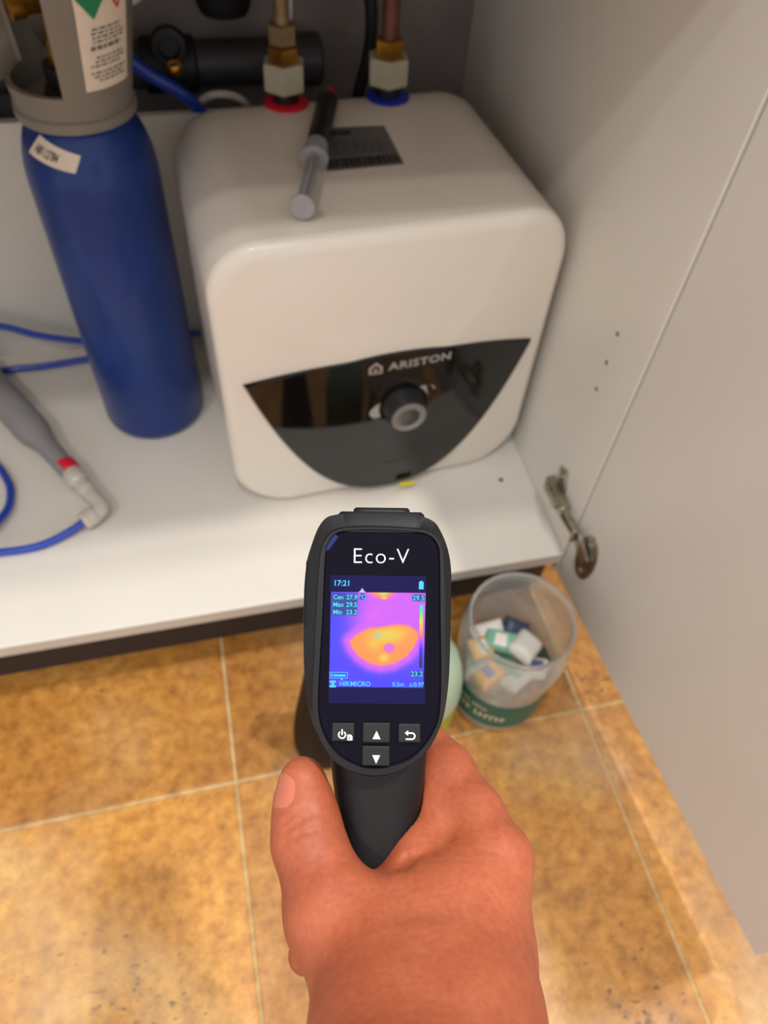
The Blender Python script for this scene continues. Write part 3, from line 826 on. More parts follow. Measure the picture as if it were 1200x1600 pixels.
PK = [
 ('white packet lying at the right of the jar', 'w_white', (0.026, 0.006, 0.0800), (0.040, 0.032, 0.020), (0.15, 0.25, 0.7), None),
 ('mint green packet with white stripe in the middle of the jar', 'w_green', (-0.004, 0.020, 0.0800), (0.042, 0.026, 0.016), (0.2, -0.1, -0.5), 'w_white'),
 ('yellow packet at the back left of the jar', 'w_orange', (-0.032, 0.018, 0.0770), (0.030, 0.026, 0.015), (0.2, 0.2, 0.2), 'w_white'),
 ('orange packet with a violet print at the front left of the jar', 'w_orange', (-0.032, -0.020, 0.0740), (0.034, 0.026, 0.015), (-0.2, -0.2, 0.4), 'w_blue'),
 ('white packet with green stripe at the front of the jar', 'w_white', (0.004, -0.030, 0.0700), (0.040, 0.028, 0.016), (-0.5, 0.1, 0.5), 'w_green'),
 ('white packet with blue stripe at the front right of the jar', 'w_white', (0.036, -0.022, 0.0690), (0.034, 0.026, 0.016), (-0.4, 0.4, 0.9), 'w_blue'),
 ('white packet at the far side of the jar', 'w_white', (-0.012, 0.040, 0.0760), (0.036, 0.024, 0.015), (0.5, 0.0, 0.1), None),
 ('dark blue packet at the far right of the jar', 'w_navy', (0.026, 0.038, 0.0740), (0.032, 0.022, 0.014), (0.4, 0.3, -0.4), None),
 ('white packet low in the middle of the jar under the others', 'w_white', (0.0, 0.0, 0.0560), (0.060, 0.044, 0.024), (0.0, 0.0, 0.3), 'w_green'),
 ('white packet low at the left of the jar under the orange one', 'w_white', (-0.030, 0.000, 0.0580), (0.036, 0.044, 0.018), (0.1, 0.1, 1.2), None),
 ('pale green packet low at the right of the jar', 'w_green', (0.032, 0.010, 0.0560), (0.036, 0.044, 0.020), (0.0, -0.1, 0.2), None),
 ('white packet on the bottom of the jar at the back', 'w_white', (0.004, 0.020, 0.0300), (0.064, 0.042, 0.026), (0.0, 0.1, 0.0), None),
 ('white packet on the bottom of the jar at the front', 'w_white', (0.002, -0.022, 0.0300), (0.066, 0.036, 0.026), (0.1, 0.0, 0.1), None),
 ('white packet flat on the jar floor', 'w_white', (0.0, 0.0, 0.0125), (0.070, 0.070, 0.014), (0.0, 0.0, 0.5), None),
]
for lbl, mt, lc_, sz, rt, st in PK:
    packet('wrapped_packet', lbl, mt, (JX + lc_[0] * 0.86, JY + lc_[1] * 0.86, lc_[2] * 1.18 + (0.008 if lc_[2] > 0.06 else 0.0)), [q_ * (1.02 if lc_[2] > 0.05 else 0.90) for q_ in sz], rt, st)

mb = thing('cleaner_bottle', 'pale mint bottle with lime green base, half hidden behind the thermal camera', 'bottle', (0.1570, 0.3120, 0.0))
obj('liquid', lathe_bm([(0.036, 0.0), (0.0400, 0.002), (0.0415, 0.008), (0.0425, 0.060), (0.0418, 0.104)], 40), 'lime', mb)
obj('bottle', lathe_bm([(0.0418, 0.104), (0.0430, 0.106), (0.0434, 0.112), (0.0415, 0.135), (0.0385, 0.155), (0.0320, 0.180), (0.0190, 0.205), (0.0150, 0.215)], 40), 'mint', mb)
obj('cap', lathe_bm([(0.0150, 0.206), (0.0170, 0.208), (0.0170, 0.224), (0.0150, 0.226)], 28), 'mint', mb)
bb = thing('black_bottle', 'glossy black bottle on the floor behind the thermal camera, above the thumb', 'bottle', (0.0500, 0.3150, 0.0))
obj('bottle', lathe_bm([(0.030, 0.0), (0.0355, 0.002), (0.0370, 0.008), (0.0368, 0.035), (0.0330, 0.080), (0.0270, 0.125), (0.0220, 0.165), (0.0175, 0.195), (0.014, 0.210)], 40), 'black_bottle', bb)
obj('cap', lathe_bm([(0.0165, 0.206), (0.0175, 0.208), (0.0175, 0.232), (0.0155, 0.235)], 28), 'black_rub', bb)

# ---------------------------------------------------------------- thermal camera, held up close
DEV_D = 0.280
dev_o = Vector((0, 0, CAM_H)) + FWD * DEV_D + RIGHT * (-10 * DEV_D / 1150) + DOWN * (200 * DEV_D / 1150)
DM = Matrix.Identity(4)
for i in range(3):
    DM[i][0] = RIGHT[i]; DM[i][1] = -DOWN[i]; DM[i][2] = -FWD[i]
DM = Matrix.Translation(dev_o) @ DM @ Matrix.Rotation(math.radians(-0.7), 4, 'Z') @ Matrix.Scale(0.001, 4)   # device frame in millimetres
dev = bpy.data.objects.new('thermal_camera', None); COL.objects.link(dev)
dev.empty_display_size = 0.02
dev.location = dev_o; dev.rotation_euler = (DM.to_3x3() * 1000).to_euler()
tag(dev, 'black handheld thermal camera with a glowing screen, held in the hand', 'thermal camera')
def mm_bm(b):
    """millimetre device-frame bmesh to the metre frame of the device empty"""
    for v in b.verts: v.co *= 0.001
    return b
def mm_me(me):
    for v in me.vertices: v.co *= 0.001
    return me
OUT = [(0.0, 48.7), (7.3, 48.46), (14.61, 47.73), (20.45, 45.78), (23.13, 43.1), (26.3, 36.28), (28.0, 28.25), (28.24, 18.27), (28.0, -9.73), (27.03, -23.13), (25.08, -32.87), (20.7, -41.39), (14.61, -46.99), (7.3, -50.64), (0.0, -52.1), (-7.3, -51.13), (-14.61, -47.72), (-20.21, -41.87), (-24.35, -34.08), (-27.03, -25.56), (-28.49, -9.73), (-28.73, 9.74), (-28.49, 21.92), (-27.76, 29.71), (-26.3, 35.07), (-23.86, 41.88), (-21.18, 45.78), (-18.02, 47.24), (-9.74, 48.46)]
RIM = [(0.0, 43.34), (12.17, 42.86), (19.48, 41.64), (23.37, 37.99), (24.83, 31.66), (25.57, 17.05), (26.05, -9.73), (25.81, -24.34), (24.1, -33.35), (19.97, -41.39), (14.12, -46.99), (7.3, -50.64), (0.0, -52.1), (-7.3, -51.13), (-14.61, -47.72), (-19.96, -41.39), (-23.13, -34.08), (-24.59, -25.56), (-24.35, -9.73), (-23.37, 17.05), (-22.4, 32.14), (-20.45, 38.47), (-16.56, 41.88), (-9.74, 43.1)]
INN = [(0.0, 41.64), (12.17, 41.15), (18.75, 39.93), (22.16, 36.53), (23.13, 31.17), (23.62, 9.74), (24.1, -12.17), (23.86, -25.56), (22.16, -33.11), (17.53, -40.66), (10.96, -46.01), (0.0, -48.69), (-9.25, -46.99), (-16.31, -41.63), (-20.7, -33.84), (-22.16, -26.05), (-21.91, -12.17), (-20.94, 9.74), (-20.21, 31.66), (-18.75, 37.26), (-15.34, 40.42), (-8.52, 41.4)]
NOUT = 160
def resample(poly, n=NOUT):
    P = [Vector((x, y, 0)) for x, y in poly]
    m = len(P); out = []
    for i in range(m):
        a, b, c, d = P[i - 1], P[i], P[(i + 1) % m], P[(i + 2) % m]
        for k in range(12):
            t = k / 12
            out.append(0.5 * ((2 * b) + (c - a) * t + (2 * a - 5 * b + 4 * c - d) * t * t + (3 * b - 3 * c + d - a) * t ** 3))
    # by bearing from a fixed centre so that all outlines correspond
    ctr = Vector((0.3, -2.0, 0)); res = []
    import bisect
    pol = sorted(((math.atan2((p.y - ctr.y) / 1.9, p.x - ctr.x) % (2 * math.pi), (p - ctr).length, p) for p in out), key=lambda q: q[0])
    ang = [q[0] for q in pol]
    for k in range(n):
        a = 2 * math.pi * k / n
        j = bisect.bisect_left(ang, a) % len(pol); i = j - 1
        a0 = ang[i]; a1 = ang[j]
        if i < 0 or a1 < a0:
            if a < a0: a += 2 * math.pi
            a1 += 2 * math.pi
        t = 0 if abs(a1 - a0) < 1e-9 else (a - a0) / (a1 - a0)
        res.append(pol[i][2].lerp(pol[j][2], max(0, min(1, t))))
    return res
RO, RR, RI = resample(OUT), resample(RIM), resample(INN)
def sc(R, s, z, cy=-2.0):
    return [Vector((0.3 + (p.x - 0.3) * s, cy + (p.y - cy) * s, z)) for p in R]
shell = obj('shell', mm_bm(rings_bm([sc(RO, 0.55, -38), sc(RO, 0.80, -36), sc(RO, 0.90, -30), sc(RO, 0.97, -20), sc(RO, 0.995, -11), sc(RO, 1.0, -7), sc(RO, 0.996, -4),
      sc(RR, 1.004, -1.4), sc(RR, 0.998, -0.4), sc(RR, 0.988, 0.1), sc(RI, 1.012, 0.1), sc(RI, 1.004, -0.3), sc(RI, 1.0, -1.6)], True, True, True)), 'shell', dev, angle=0.75)
obj('screen_bezel', mm_bm(rings_bm([sc(RI, 1.0, -2.5), sc(RI, 1.0, -1.1), sc(RI, 0.99, -0.9)], True, True, True)), 'bezel', dev, smooth=False)
# lens cover hinge at the top
def loft_rect(secs, bev=1.0):
    """secs: (y, x0, x1, z0, z1)"""
    R = []
    for y, x0, x1, z0, z1 in secs:
        r = []
        cx, cz = (x0 + x1) / 2, (z0 + z1) / 2; hx, hz_ = (x1 - x0) / 2, (z1 - z0) / 2
        for k in range(32):
            a = 2 * math.pi * k / 32; ca, sa = math.cos(a), math.sin(a)
            e = 0.35
            r.append(Vector((cx + hx * math.copysign(abs(ca) ** e, ca), y, cz + hz_ * math.copysign(abs(sa) ** e, sa))))
        R.append(r)
    return rings_bm(R, True, True, True)
obj('lens_cover_hinge', mm_bm(loft_rect([(42.6, -16.0, 18.2, -22, -0.9), (44.0, -16.4, 18.4, -22, -1.4), (47.8, -16.0, 17.6, -22, -3.0), (48.8, -15.0, 16.4, -22, -4.0)])), 'shell', dev, angle=0.6)
obj('lens_cover_tab', mm_bm(loft_rect([(46.5, -10.4, 12.2, -24, -5.2), (49.6, -10.2, 12.0, -24, -6.0), (50.4, -9.4, 11.2, -24, -7.0)])), 'shell', dev, angle=0.6)
obj('hinge_groove', mm_bm(loft_rect([(41.0, -15.6, 18.0, -8, -0.2), (41.6, -15.6, 18.2, -8, -0.1), (42.0, -15.6, 18.0, -8, -0.4)])), 'button', dev, angle=0.6)
# lens tube facing away from the holder
obj('lens_housing', mm_bm(lathe_bm([(21, -30), (20, -44), (17, -50), (13, -51), (12, -47)], 40, (0.5, 12, 0))), 'shell', dev)
# grip
GS = [(-40, 0.5, 21.0, -37.0, -13.0), (-50, 0.6, 20.2, -47.0, -12.0), (-62, 0.8, 19.0, -50.0, -11.0), (-76, 1.2, 17.2, -50.0, -9.5), (-92, 1.4, 16.2, -49.0, -7.5), (-112, 1.4, 16.2, -48.0, -6.0), (-128, 1.4, 16.8, -48.0, -5.0), (-133, 1.4, 15.6, -46.0, -7.0)]
R = []
for y, cx, hx, z0, z1 in GS:
    r = []
    for k in range(40):
        a = 2 * math.pi * k / 40; ca, sa = math.cos(a), math.sin(a); e = 0.62
        r.append(Vector((cx + hx * math.copysign(abs(ca) ** e, ca), y, (z0 + z1) / 2 + (z1 - z0) / 2 * math.copysign(abs(sa) ** e, sa))))
    R.append(r)
obj('grip', mm_bm(rings_bm(R, True, True, True)), 'grip', dev, angle=None)
obj('trigger', mm_bm(box_bm(-5, 6, -58, -44, -54, -44, 2, 3)), 'button', dev)
# buttons
def button(nm, x0, x1, y0, y1):
    q = box_bm(x0, x1, y0, y1, -2.0, 1.3, 0.45, 2)
    # bevelled top edge of the cap slopes back
    for v in q.verts:
        if v.co.z > 0 and v.co.y > y1 - 1.2: v.co.z -= 0.9
    return obj(nm, mm_bm(q), 'button', dev, smooth=False)
bp = button('power_button', -17.0, -8.3, -38.4, -31.6)
bu = button('up_button', -5.3, 5.2, -38.8, -31.4)
bdn = button('down_button', -5.4, 5.2, -47.6, -40.2)
bk = button('back_button', 8.2, 16.8, -38.6, -31.6)
def flat(polys, z, nm, mat, par):
    q = bmesh.new()
    for P in polys: q.faces.new([q.verts.new((x, y, z)) for x, y in P])
    return obj(nm, mm_bm(q), mat, par, smooth=False)
ZI = 1.36
flat([[(-1.45, -37.3), (1.55, -37.3), (0.05, -34.2)]], ZI, 'up_arrow', 'icon', bu)
flat([[(-1.45, -43.4), (0.0, -46.6), (1.5, -43.4)]], ZI, 'down_arrow', 'icon', bdn)
def arc_quads(cx, cy, r, w, a0, a1, n=20):
    Q = []
    for k in range(n):
        A, B_ = math.radians(a0 + (a1 - a0) * k / n), math.radians(a0 + (a1 - a0) * (k + 1) / n)
        Q.append([(cx + (r - w / 2) * math.cos(A), cy + (r - w / 2) * math.sin(A)), (cx + (r + w / 2) * math.cos(A), cy + (r + w / 2) * math.sin(A)),
                  (cx + (r + w / 2) * math.cos(B_), cy + (r + w / 2) * math.sin(B_)), (cx + (r - w / 2) * math.cos(B_), cy + (r - w / 2) * math.sin(B_))])
    return Q
def rect(x0, x1, y0, y1): return [(x0, y0), (x1, y0), (x1, y1), (x0, y1)]
flat(arc_quads(-13.0, -35.8, 1.3, 0.5, 125, 415) + [rect(-13.25, -12.75, -35.9, -33.7)], ZI, 'power_symbol', 'icon', bp)
flat([[(-11.0, -37.9), (-9.1, -37.9), (-9.1, -36.3), (-9.7, -35.7), (-11.0, -35.7)]], ZI, 'page_symbol', 'icon', bp)
flat([rect(-10.6, -9.9, -37.3, -36.9), rect(-10.6, -9.5, -36.6, -36.4)], ZI + 0.05, 'page_symbol_cutout', 'button', bp)
flat(arc_quads(13.4, -36.0, 1.15, 0.55, -90, 90) + [rect(11.6, 13.5, -35.13, -34.58), rect(11.1, 13.5, -37.43, -36.88)] + [[(10.7, -34.85), (12.0, -35.9), (12.0, -33.8)]], ZI, 'return_arrow', 'icon', bk)
# brand lettering, sticker, blue film corner
def dtext(s, size, x, y, z, mat, nm, par, align='CENTER', bold=0.0, spacing=1.0):
    me = text_mesh(s, size, 0.0, bold, align, 0.0, spacing)
    for v in me.vertices: v.co = Vector((v.co.x + x, v.co.y + y, z))
    return obj(nm, mm_me(me), mat, par, smooth=False)
dtext('Eco-V', 8.4, 0.8, 31.6, -0.82, 'icon', 'model_lettering', dev, spacing=1.10, bold=-0.13)
flat([[(-20.6, 33.0), (-18.9, 34.2), (-15.5, 38.9), (-16.4, 39.9), (-17.6, 39.4), (-20.4, 35.6)]], -0.75, 'blue_film_corner', 'film', dev)
q = bmesh.new(); rows = []
for j in range(13):
    y = 29.3 - 24.8 * j / 12
    best = min((p for p in RO if p.x < 0), key=lambda p: abs(p.y - y))
    cut = 0.0 if j < 12 else 2.0
    rows.append([q.verts.new((best.x - 0.12 + 0.25, y - 0.6, -2.9)), q.verts.new((best.x - 0.12, y, -6.2)), q.verts.new((best.x + 0.35, y + 1, -12))])
for a_, b_ in zip(rows[:-1], rows[1:]):
    for i in range(2): q.faces.new((a_[i], a_[i + 1], b_[i + 1], b_[i]))
obj('side_sticker', mm_bm(q), 'sticker', dev)
# display
SX0, SX1, SY0, SY1 = -18.4, 18.3, -24.4, 24.4
disp = flat([rect(SX0, SX1, SY0, SY1)], -0.84, 'display', 'screen_bg', dev)
def thermal():
    X0, X1, Y0, Y1 = -17.9, 18.1, -18.2, 18.0
    n = 110
    blob = [(340, 670), (420, 600), (520, 548), (640, 535), (780, 510), (900, 520), (980, 580), (985, 640), (950, 720), (880, 810), (760, 880), (640, 900), (540, 880), (440, 820), (370, 740)]
    B = np.array([((x - 160) / 885, (y - 215) / 885) for x, y in blob])
    gx, gy = np.meshgrid(np.linspace(0, 1, n + 1), np.linspace(0, 1, n + 1), indexing='ij')
    d2 = np.full(gx.shape, 1e9); ins = np.zeros(gx.shape, bool)
    for i in range(len(B)):
        a, b_ = B[i], B[(i + 1) % len(B)]
        e = b_ - a; t = np.clip(((gx - a[0]) * e[0] + (gy - a[1]) * e[1]) / (e @ e), 0, 1)
        d2 = np.minimum(d2, (gx - a[0] - t * e[0]) ** 2 + (gy - a[1] - t * e[1]) ** 2)
        cond = ((a[1] > gy) != (b_[1] > gy)) & (gx < (b_[0] - a[0]) * (gy - a[1]) / (b_[1] - a[1] + 1e-12) + a[0])
        ins ^= cond
    sd = np.where(ins, -1, 1) * np.sqrt(d2)
    sm = lambda e0, e1, v: (lambda t: t * t * (3 - 2 * t))(np.clip((v - e0) / (e1 - e0), 0, 1))
    base = 0.10 + 0.30 * sm(0.0, 0.5, gx) * sm(1.0, 0.35, gy) + 0.12 * sm(0.05, 0.25, gx) * sm(0.8, 0.2, gy)
    base = base + 0.05 * np.exp(-((gx - 0.38) ** 2 + (gy - 0.3) ** 2) / 0.02)
    t = base + (0.52 - base) * sm(0.13, 0.025, sd)
    t = t + (0.70 - t) * sm(0.018, -0.02, sd)
    ye = np.exp(-(((gx - 0.61) / 0.20) ** 2 + ((gy - 0.45 + 0.12 * (gx - 0.61)) / 0.085) ** 2) ** 1.3)
    ye = np.maximum(ye, 0.75 * np.exp(-(((gx - 0.47) / 0.08) ** 2 + ((gy - 0.53) / 0.08) ** 2)))
    ye = np.maximum(ye, 1.0 * np.exp(-(((gx - 0.575) / 0.055) ** 2 + ((gy - 0.685) / 0.042) ** 2) ** 1.5))
    t = t + (0.85 - t) * ye * sm(0.0, -0.02, sd)
    dialm = sm(1.12, 0.9, np.sqrt(((gx - 0.63) / 0.058) ** 2 + ((gy - 0.585) / 0.050) ** 2))
    hot = np.exp(-(((gx - 0.54) / 0.11) ** 2 + ((gy - 0.0) / 0.045) ** 2))
    hot2 = np.exp(-(((gx - 0.56) / 0.035) ** 2 + ((gy - 0.055) / 0.016) ** 2) ** 1.5)
    t = t + (0.74 - t) * np.clip(hot * 1.3, 0, 1) + 0
    t = t + (0.97 - t) * np.exp(-(((gx - 0.555) / 0.035) ** 2 + ((gy - 0.0) / 0.025) ** 2))
    t = t + (0.86 - t) * hot2
    t = t + (0.53 - t) * 0.7 * np.exp(-(((gx - 0.95) / 0.2) ** 2 + ((gy - 0.02) / 0.05) ** 2)) * (gx > .6)
    stops = [(0.0, (40, 30, 250)), (0.10, (64, 52, 255)), (0.28, (112, 66, 255)), (0.42, (168, 78, 255)), (0.54, (218, 92, 244)), (0.62, (244, 128, 150)), (0.70, (252, 150, 72)), (0.80, (244, 190, 66)), (0.88, (226, 216, 84)), (0.95, (150, 240, 120)), (1.0, (60, 230, 230))]
    pos = np.array([s[0] for s in stops]); cols = np.array([s[1] for s in stops], float)
    C = np.stack([np.interp(t, pos, cols[:, k]) for k in range(3)], -1)
    dc = np.array((228, 108, 214.0))
    C = C * (1 - dialm[..., None]) + dc * dialm[..., None]
    C = C / 255; C = np.where(C <= 0.04045, C / 12.92, ((C + 0.055) / 1.055) ** 2.4)
    verts = [((X0 + (X1 - X0) * i / n) - 0.45 * j / n, Y1 + (Y0 - Y1) * j / n, -0.78) for i in range(n + 1) for j in range(n + 1)]
    faces = [(i * (n + 1) + j, i * (n + 1) + j + 1, (i + 1) * (n + 1) + j + 1, (i + 1) * (n + 1) + j) for i in range(n) for j in range(n)]
    me = bpy.data.meshes.new('thermal_image'); me.from_pydata(verts, [], faces)
    at = me.color_attributes.new('Col', 'FLOAT_COLOR', 'POINT')
    at.data.foreach_set('color', np.concatenate([C, np.ones(C.shape[:2] + (1,))], -1).reshape(-1).astype(np.float32))
    return me
ti = thermal(); obj('thermal_image', mm_me(ti), 'thermal', disp, smooth=False)
Z1, Z2 = -0.73, -0.68
dtext('17:21', 3.0, -17.2, 21.3, Z1, 'cyan', 'clock_text', disp, 'LEFT', 0.05)
flat([rect(15.5, 17.3, 19.4, 22.2), rect(15.9, 16.9, 22.2, 22.6)], Z1, 'battery_symbol', 'cyan', disp)
for rc in (rect(-17.6, -7.9, 9.2, 17.5), rect(-7.0, -4.9, 15.2, 17.6), rect(13.0, 17.8, 14.8, 17.4), rect(12.8, 17.4, -14.2, -11.8)):
    flat([rc], Z1, 'readout_backing', 'uiblue', disp)
for k, (a_, b_) in enumerate((('Cen', '27.9'), ('Max', '29.5'), ('Min', '23.2'))):
    dtext(a_, 2.4, -17.2, 16.0 - 2.85 * k, Z2, 'cyan', 'readout_text', disp, 'LEFT', 0.04)
    dtext(b_, 2.5, -12.2, 16.0 - 2.85 * k, Z2, 'cyan', 'readout_text', disp, 'LEFT', 0.04)
dtext('\u00b0C', 2.4, -6.0, 16.2, Z2, 'cyan', 'unit_text', disp, 'CENTER', 0.04)
dtext('29.5', 2.7, 15.4, 16.0, Z2, 'cyan', 'scale_text', disp, 'CENTER', 0.04)
dtext('23.2', 2.7, 15.1, -13.0, Z2, 'cyan', 'scale_text', disp, 'CENTER', 0.04)
dtext('HIKMICRO', 2.5, -14.4, -17.0, Z2, 'cyan', 'maker_text', disp, 'LEFT', 0.04)
dtext('0.5m', 2.3, 8.1, -17.0, Z2, 'cyan', 'distance_text', disp, 'CENTER', 0.03)
dtext('\u03b5:0.97', 2.3, 15.1, -17.0, Z2, 'cyan', 'emissivity_text', disp, 'CENTER', 0.03)
flat([rect(-18.1, -15.7, -18.4, -17.6), rect(-18.1, -15.7, -16.6, -15.8), rect(-17.4, -16.4, -17.6, -16.6)], Z2, 'target_symbol', 'cyan', disp)
flat([rect(-18.2, -11.2, -14.9, -14.7), rect(-18.2, -11.2, -12.7, -12.5), rect(-18.2, -18.0, -14.9, -12.5), rect(-11.4, -11.2, -14.9, -12.5), rect(-17.5, -17.0, -14.3, -13.1), rect(-16.6, -12.0, -14.2, -13.4), rect(-13.8, -13.2, -15.6, -14.7)], Z2, 'status_box', 'cyan', disp)
flat([[(-7.6, 18.0), (-4.6, 18.0), (-5.4, 18.6), (-6.1, 19.7), (-6.8, 18.6)]], Z2, 'position_marker', 'lilac', disp)
flat([rect(-0.25, 0.25, -1.9 + 1.9, -0.5 + 1.9), rect(-0.25, 0.25, 0.5 + 1.9 - 1.9 + 1.4, 1.9 + 1.4), rect(-1.7, -0.4, 1.35, 1.85), rect(0.4, 1.7, 1.35, 1.85)], Z2, 'centre_cross', 'cyan', disp)
# colour scale at the right of the display
n = 40
cs = [(0.0, (20, 14, 90)), (0.10, (16, 10, 120)), (0.28, (30, 30, 255)), (0.42, (190, 70, 255)), (0.52, (255, 130, 100)), (0.62, (250, 180, 70)), (0.75, (220, 230, 70)), (0.86, (110, 240, 110)), (0.97, (50, 215, 255)), (1.0, (50, 215, 255))]
verts, faces, cols = [], [], []
for k in range(n + 1):
    t = k / n; y = -10.6 + (13.4 + 10.6) * t
    c = [float(np.interp(t, [s[0] for s in cs], [s[1][j] for s in cs])) for j in range(3)]
    for x in (15.9, 17.2):
        verts.append((x, y, Z2)); cols += [lin(c[0]), lin(c[1]), lin(c[2]), 1.0]
    if k: faces.append((2 * k - 2, 2 * k - 1, 2 * k + 1, 2 * k))
me = bpy.data.meshes.new('colour_scale'); me.from_pydata(verts, [], faces)
me.color_attributes.new('Col', 'FLOAT_COLOR', 'POINT').data.foreach_set('color', cols)
obj('colour_scale', mm_me(me), 'thermal', disp, smooth=False)

# ---------------------------------------------------------------- the hand (one continuous skin from blended solids)
HAND = [
    ([(3.56, -118.44, 22, 20), (-14.47, -99.21, 10, 16.5), (-25.72, -79.22, -4, 12.2), (-27.97, -68.16, -9, 9.8), (-29.3, -57.44, -12, 8.5)], 10),
    ([(6.71, -113.87, 34, 21), (6.87, -117.73, 48, 23), (4.31, -115.65, 100, 26)], 18),
    ([(28.96, -116.52, 30, 23), (27.68, -122.04, 42, 24), (24.15, -120.21, 95, 26)], 18),
    ([(48.69, -84.1, -6, 10.5), (45.21, -90.07, -6, 12.5), (34.6, -101.4, 6, 19), (27.43, -116.52, 30, 23)], 12),
    ([(46.71, -110.88, -16, 15), (39.44, -121.73, 0, 19), (28.32, -121.04, 36, 23)], 14),
    ([(2.44, -112.0, 16, 17), (16.63, -105.04, 8, 17), (34.31, -98.43, -2, 16)], 14),
    ([(-11.76, -106.93, 8, 13), (1.23, -107.46, 2, 11.5), (17.25, -102.44, -4, 12), (39.0, -93.02, -10, 13)], 10),
    ([(46.82, -86.97, -10, 11.5), (39.97, -76.87, -24, 12.0), (30.26, -64.0, -40, 10.8), (21.31, -57.31, -54, 9.5), (2.44, -59.21, -60, 8.5)], 9),
    ([(27.17, -69.46, -36, 10), (17.77, -86.8, -14, 9.5), (12.38, -95.54, -6, 9)], 9),
    ([(51.02, -115.43, -22, 11), (50.93, -129.12, -58, 10), (32.52, -130.32, -66, 9.5), (-0.57, -131.82, -66, 9), (-26.09, -129.56, -48, 8)], 6),
    ([(50.7, -133.91, -20, 11), (49.49, -150.25, -54, 10), (29.36, -154.71, -64, 9.5), (-0.56, -155.31, -64, 9), (-25.74, -146.26, -44, 8.2), (-29.44, -142.27, -36, 7.6)], 5),
    ([(45.6, -146.81, -12, 11), (43.79, -168.07, -48, 9.5), (26.09, -176.0, -60, 8.5), (2.44, -177.47, -60, 8), (-17.29, -166.83, -44, 7.5)], 5),
]     # chains of (x, y, z, radius) in millimetres of the device frame, with a blend width
VOX = 0.9
def surface_nets(F, org, h):
    s = F < 0
    nx, ny, nz = F.shape
    cs_ = np.zeros((nx - 1, ny - 1, nz - 1), np.int8)
    for a in (0, 1):
        for b_ in (0, 1):
            for c in (0, 1): cs_ += s[a:nx - 1 + a, b_:ny - 1 + b_, c:nz - 1 + c]
    act = (cs_ > 0) & (cs_ < 8)
    idx = np.full(act.shape, -1, np.int64); I = np.argwhere(act); idx[act] = np.arange(len(I))
    acc = np.zeros((len(I), 3)); cnt = np.zeros(len(I))
    corners = [(a, b_, c) for a in (0, 1) for b_ in (0, 1) for c in (0, 1)]
    for p in corners:
        for ax_ in range(3):
            if p[ax_] == 1: continue
            q_ = list(p); q_[ax_] = 1
            f0 = F[I[:, 0] + p[0], I[:, 1] + p[1], I[:, 2] + p[2]]; f1 = F[I[:, 0] + q_[0], I[:, 1] + q_[1], I[:, 2] + q_[2]]
            m = (f0 < 0) != (f1 < 0)
            t = f0[m] / (f0[m] - f1[m])
            pt = np.tile(np.array(p, float), (m.sum(), 1)); pt[:, ax_] = t
            acc[m] += pt; cnt[m] += 1
    V = (I + acc / cnt[:, None]) * h + org
    Q = []
    for ax_ in range(3):
        sl0 = [slice(None)] * 3; sl1 = [slice(None)] * 3
        sl0[ax_] = slice(0, -1); sl1[ax_] = slice(1, None)
        ch = s[tuple(sl0)] != s[tuple(sl1)]
        E_ = np.argwhere(ch)
        o1, o2 = [(1, 2), (2, 0), (0, 1)][ax_]
        ok = (E_[:, o1] > 0) & (E_[:, o2] > 0) & (E_[:, o1] < F.shape[o1] - 1) & (E_[:, o2] < F.shape[o2] - 1)
        E_ = E_[ok]
        inside = s[E_[:, 0], E_[:, 1], E_[:, 2]]
        def cell(d1, d2):
            k = E_.copy(); k[:, o1] -= d1; k[:, o2] -= d2
            return idx[k[:, 0], k[:, 1], k[:, 2]]
        quad = np.stack([cell(1, 1), cell(0, 1), cell(0, 0), cell(1, 0)], 1)
        quad[~inside] = quad[~inside][:, ::-1]
        Q.append(quad)
    return V, np.concatenate(Q)
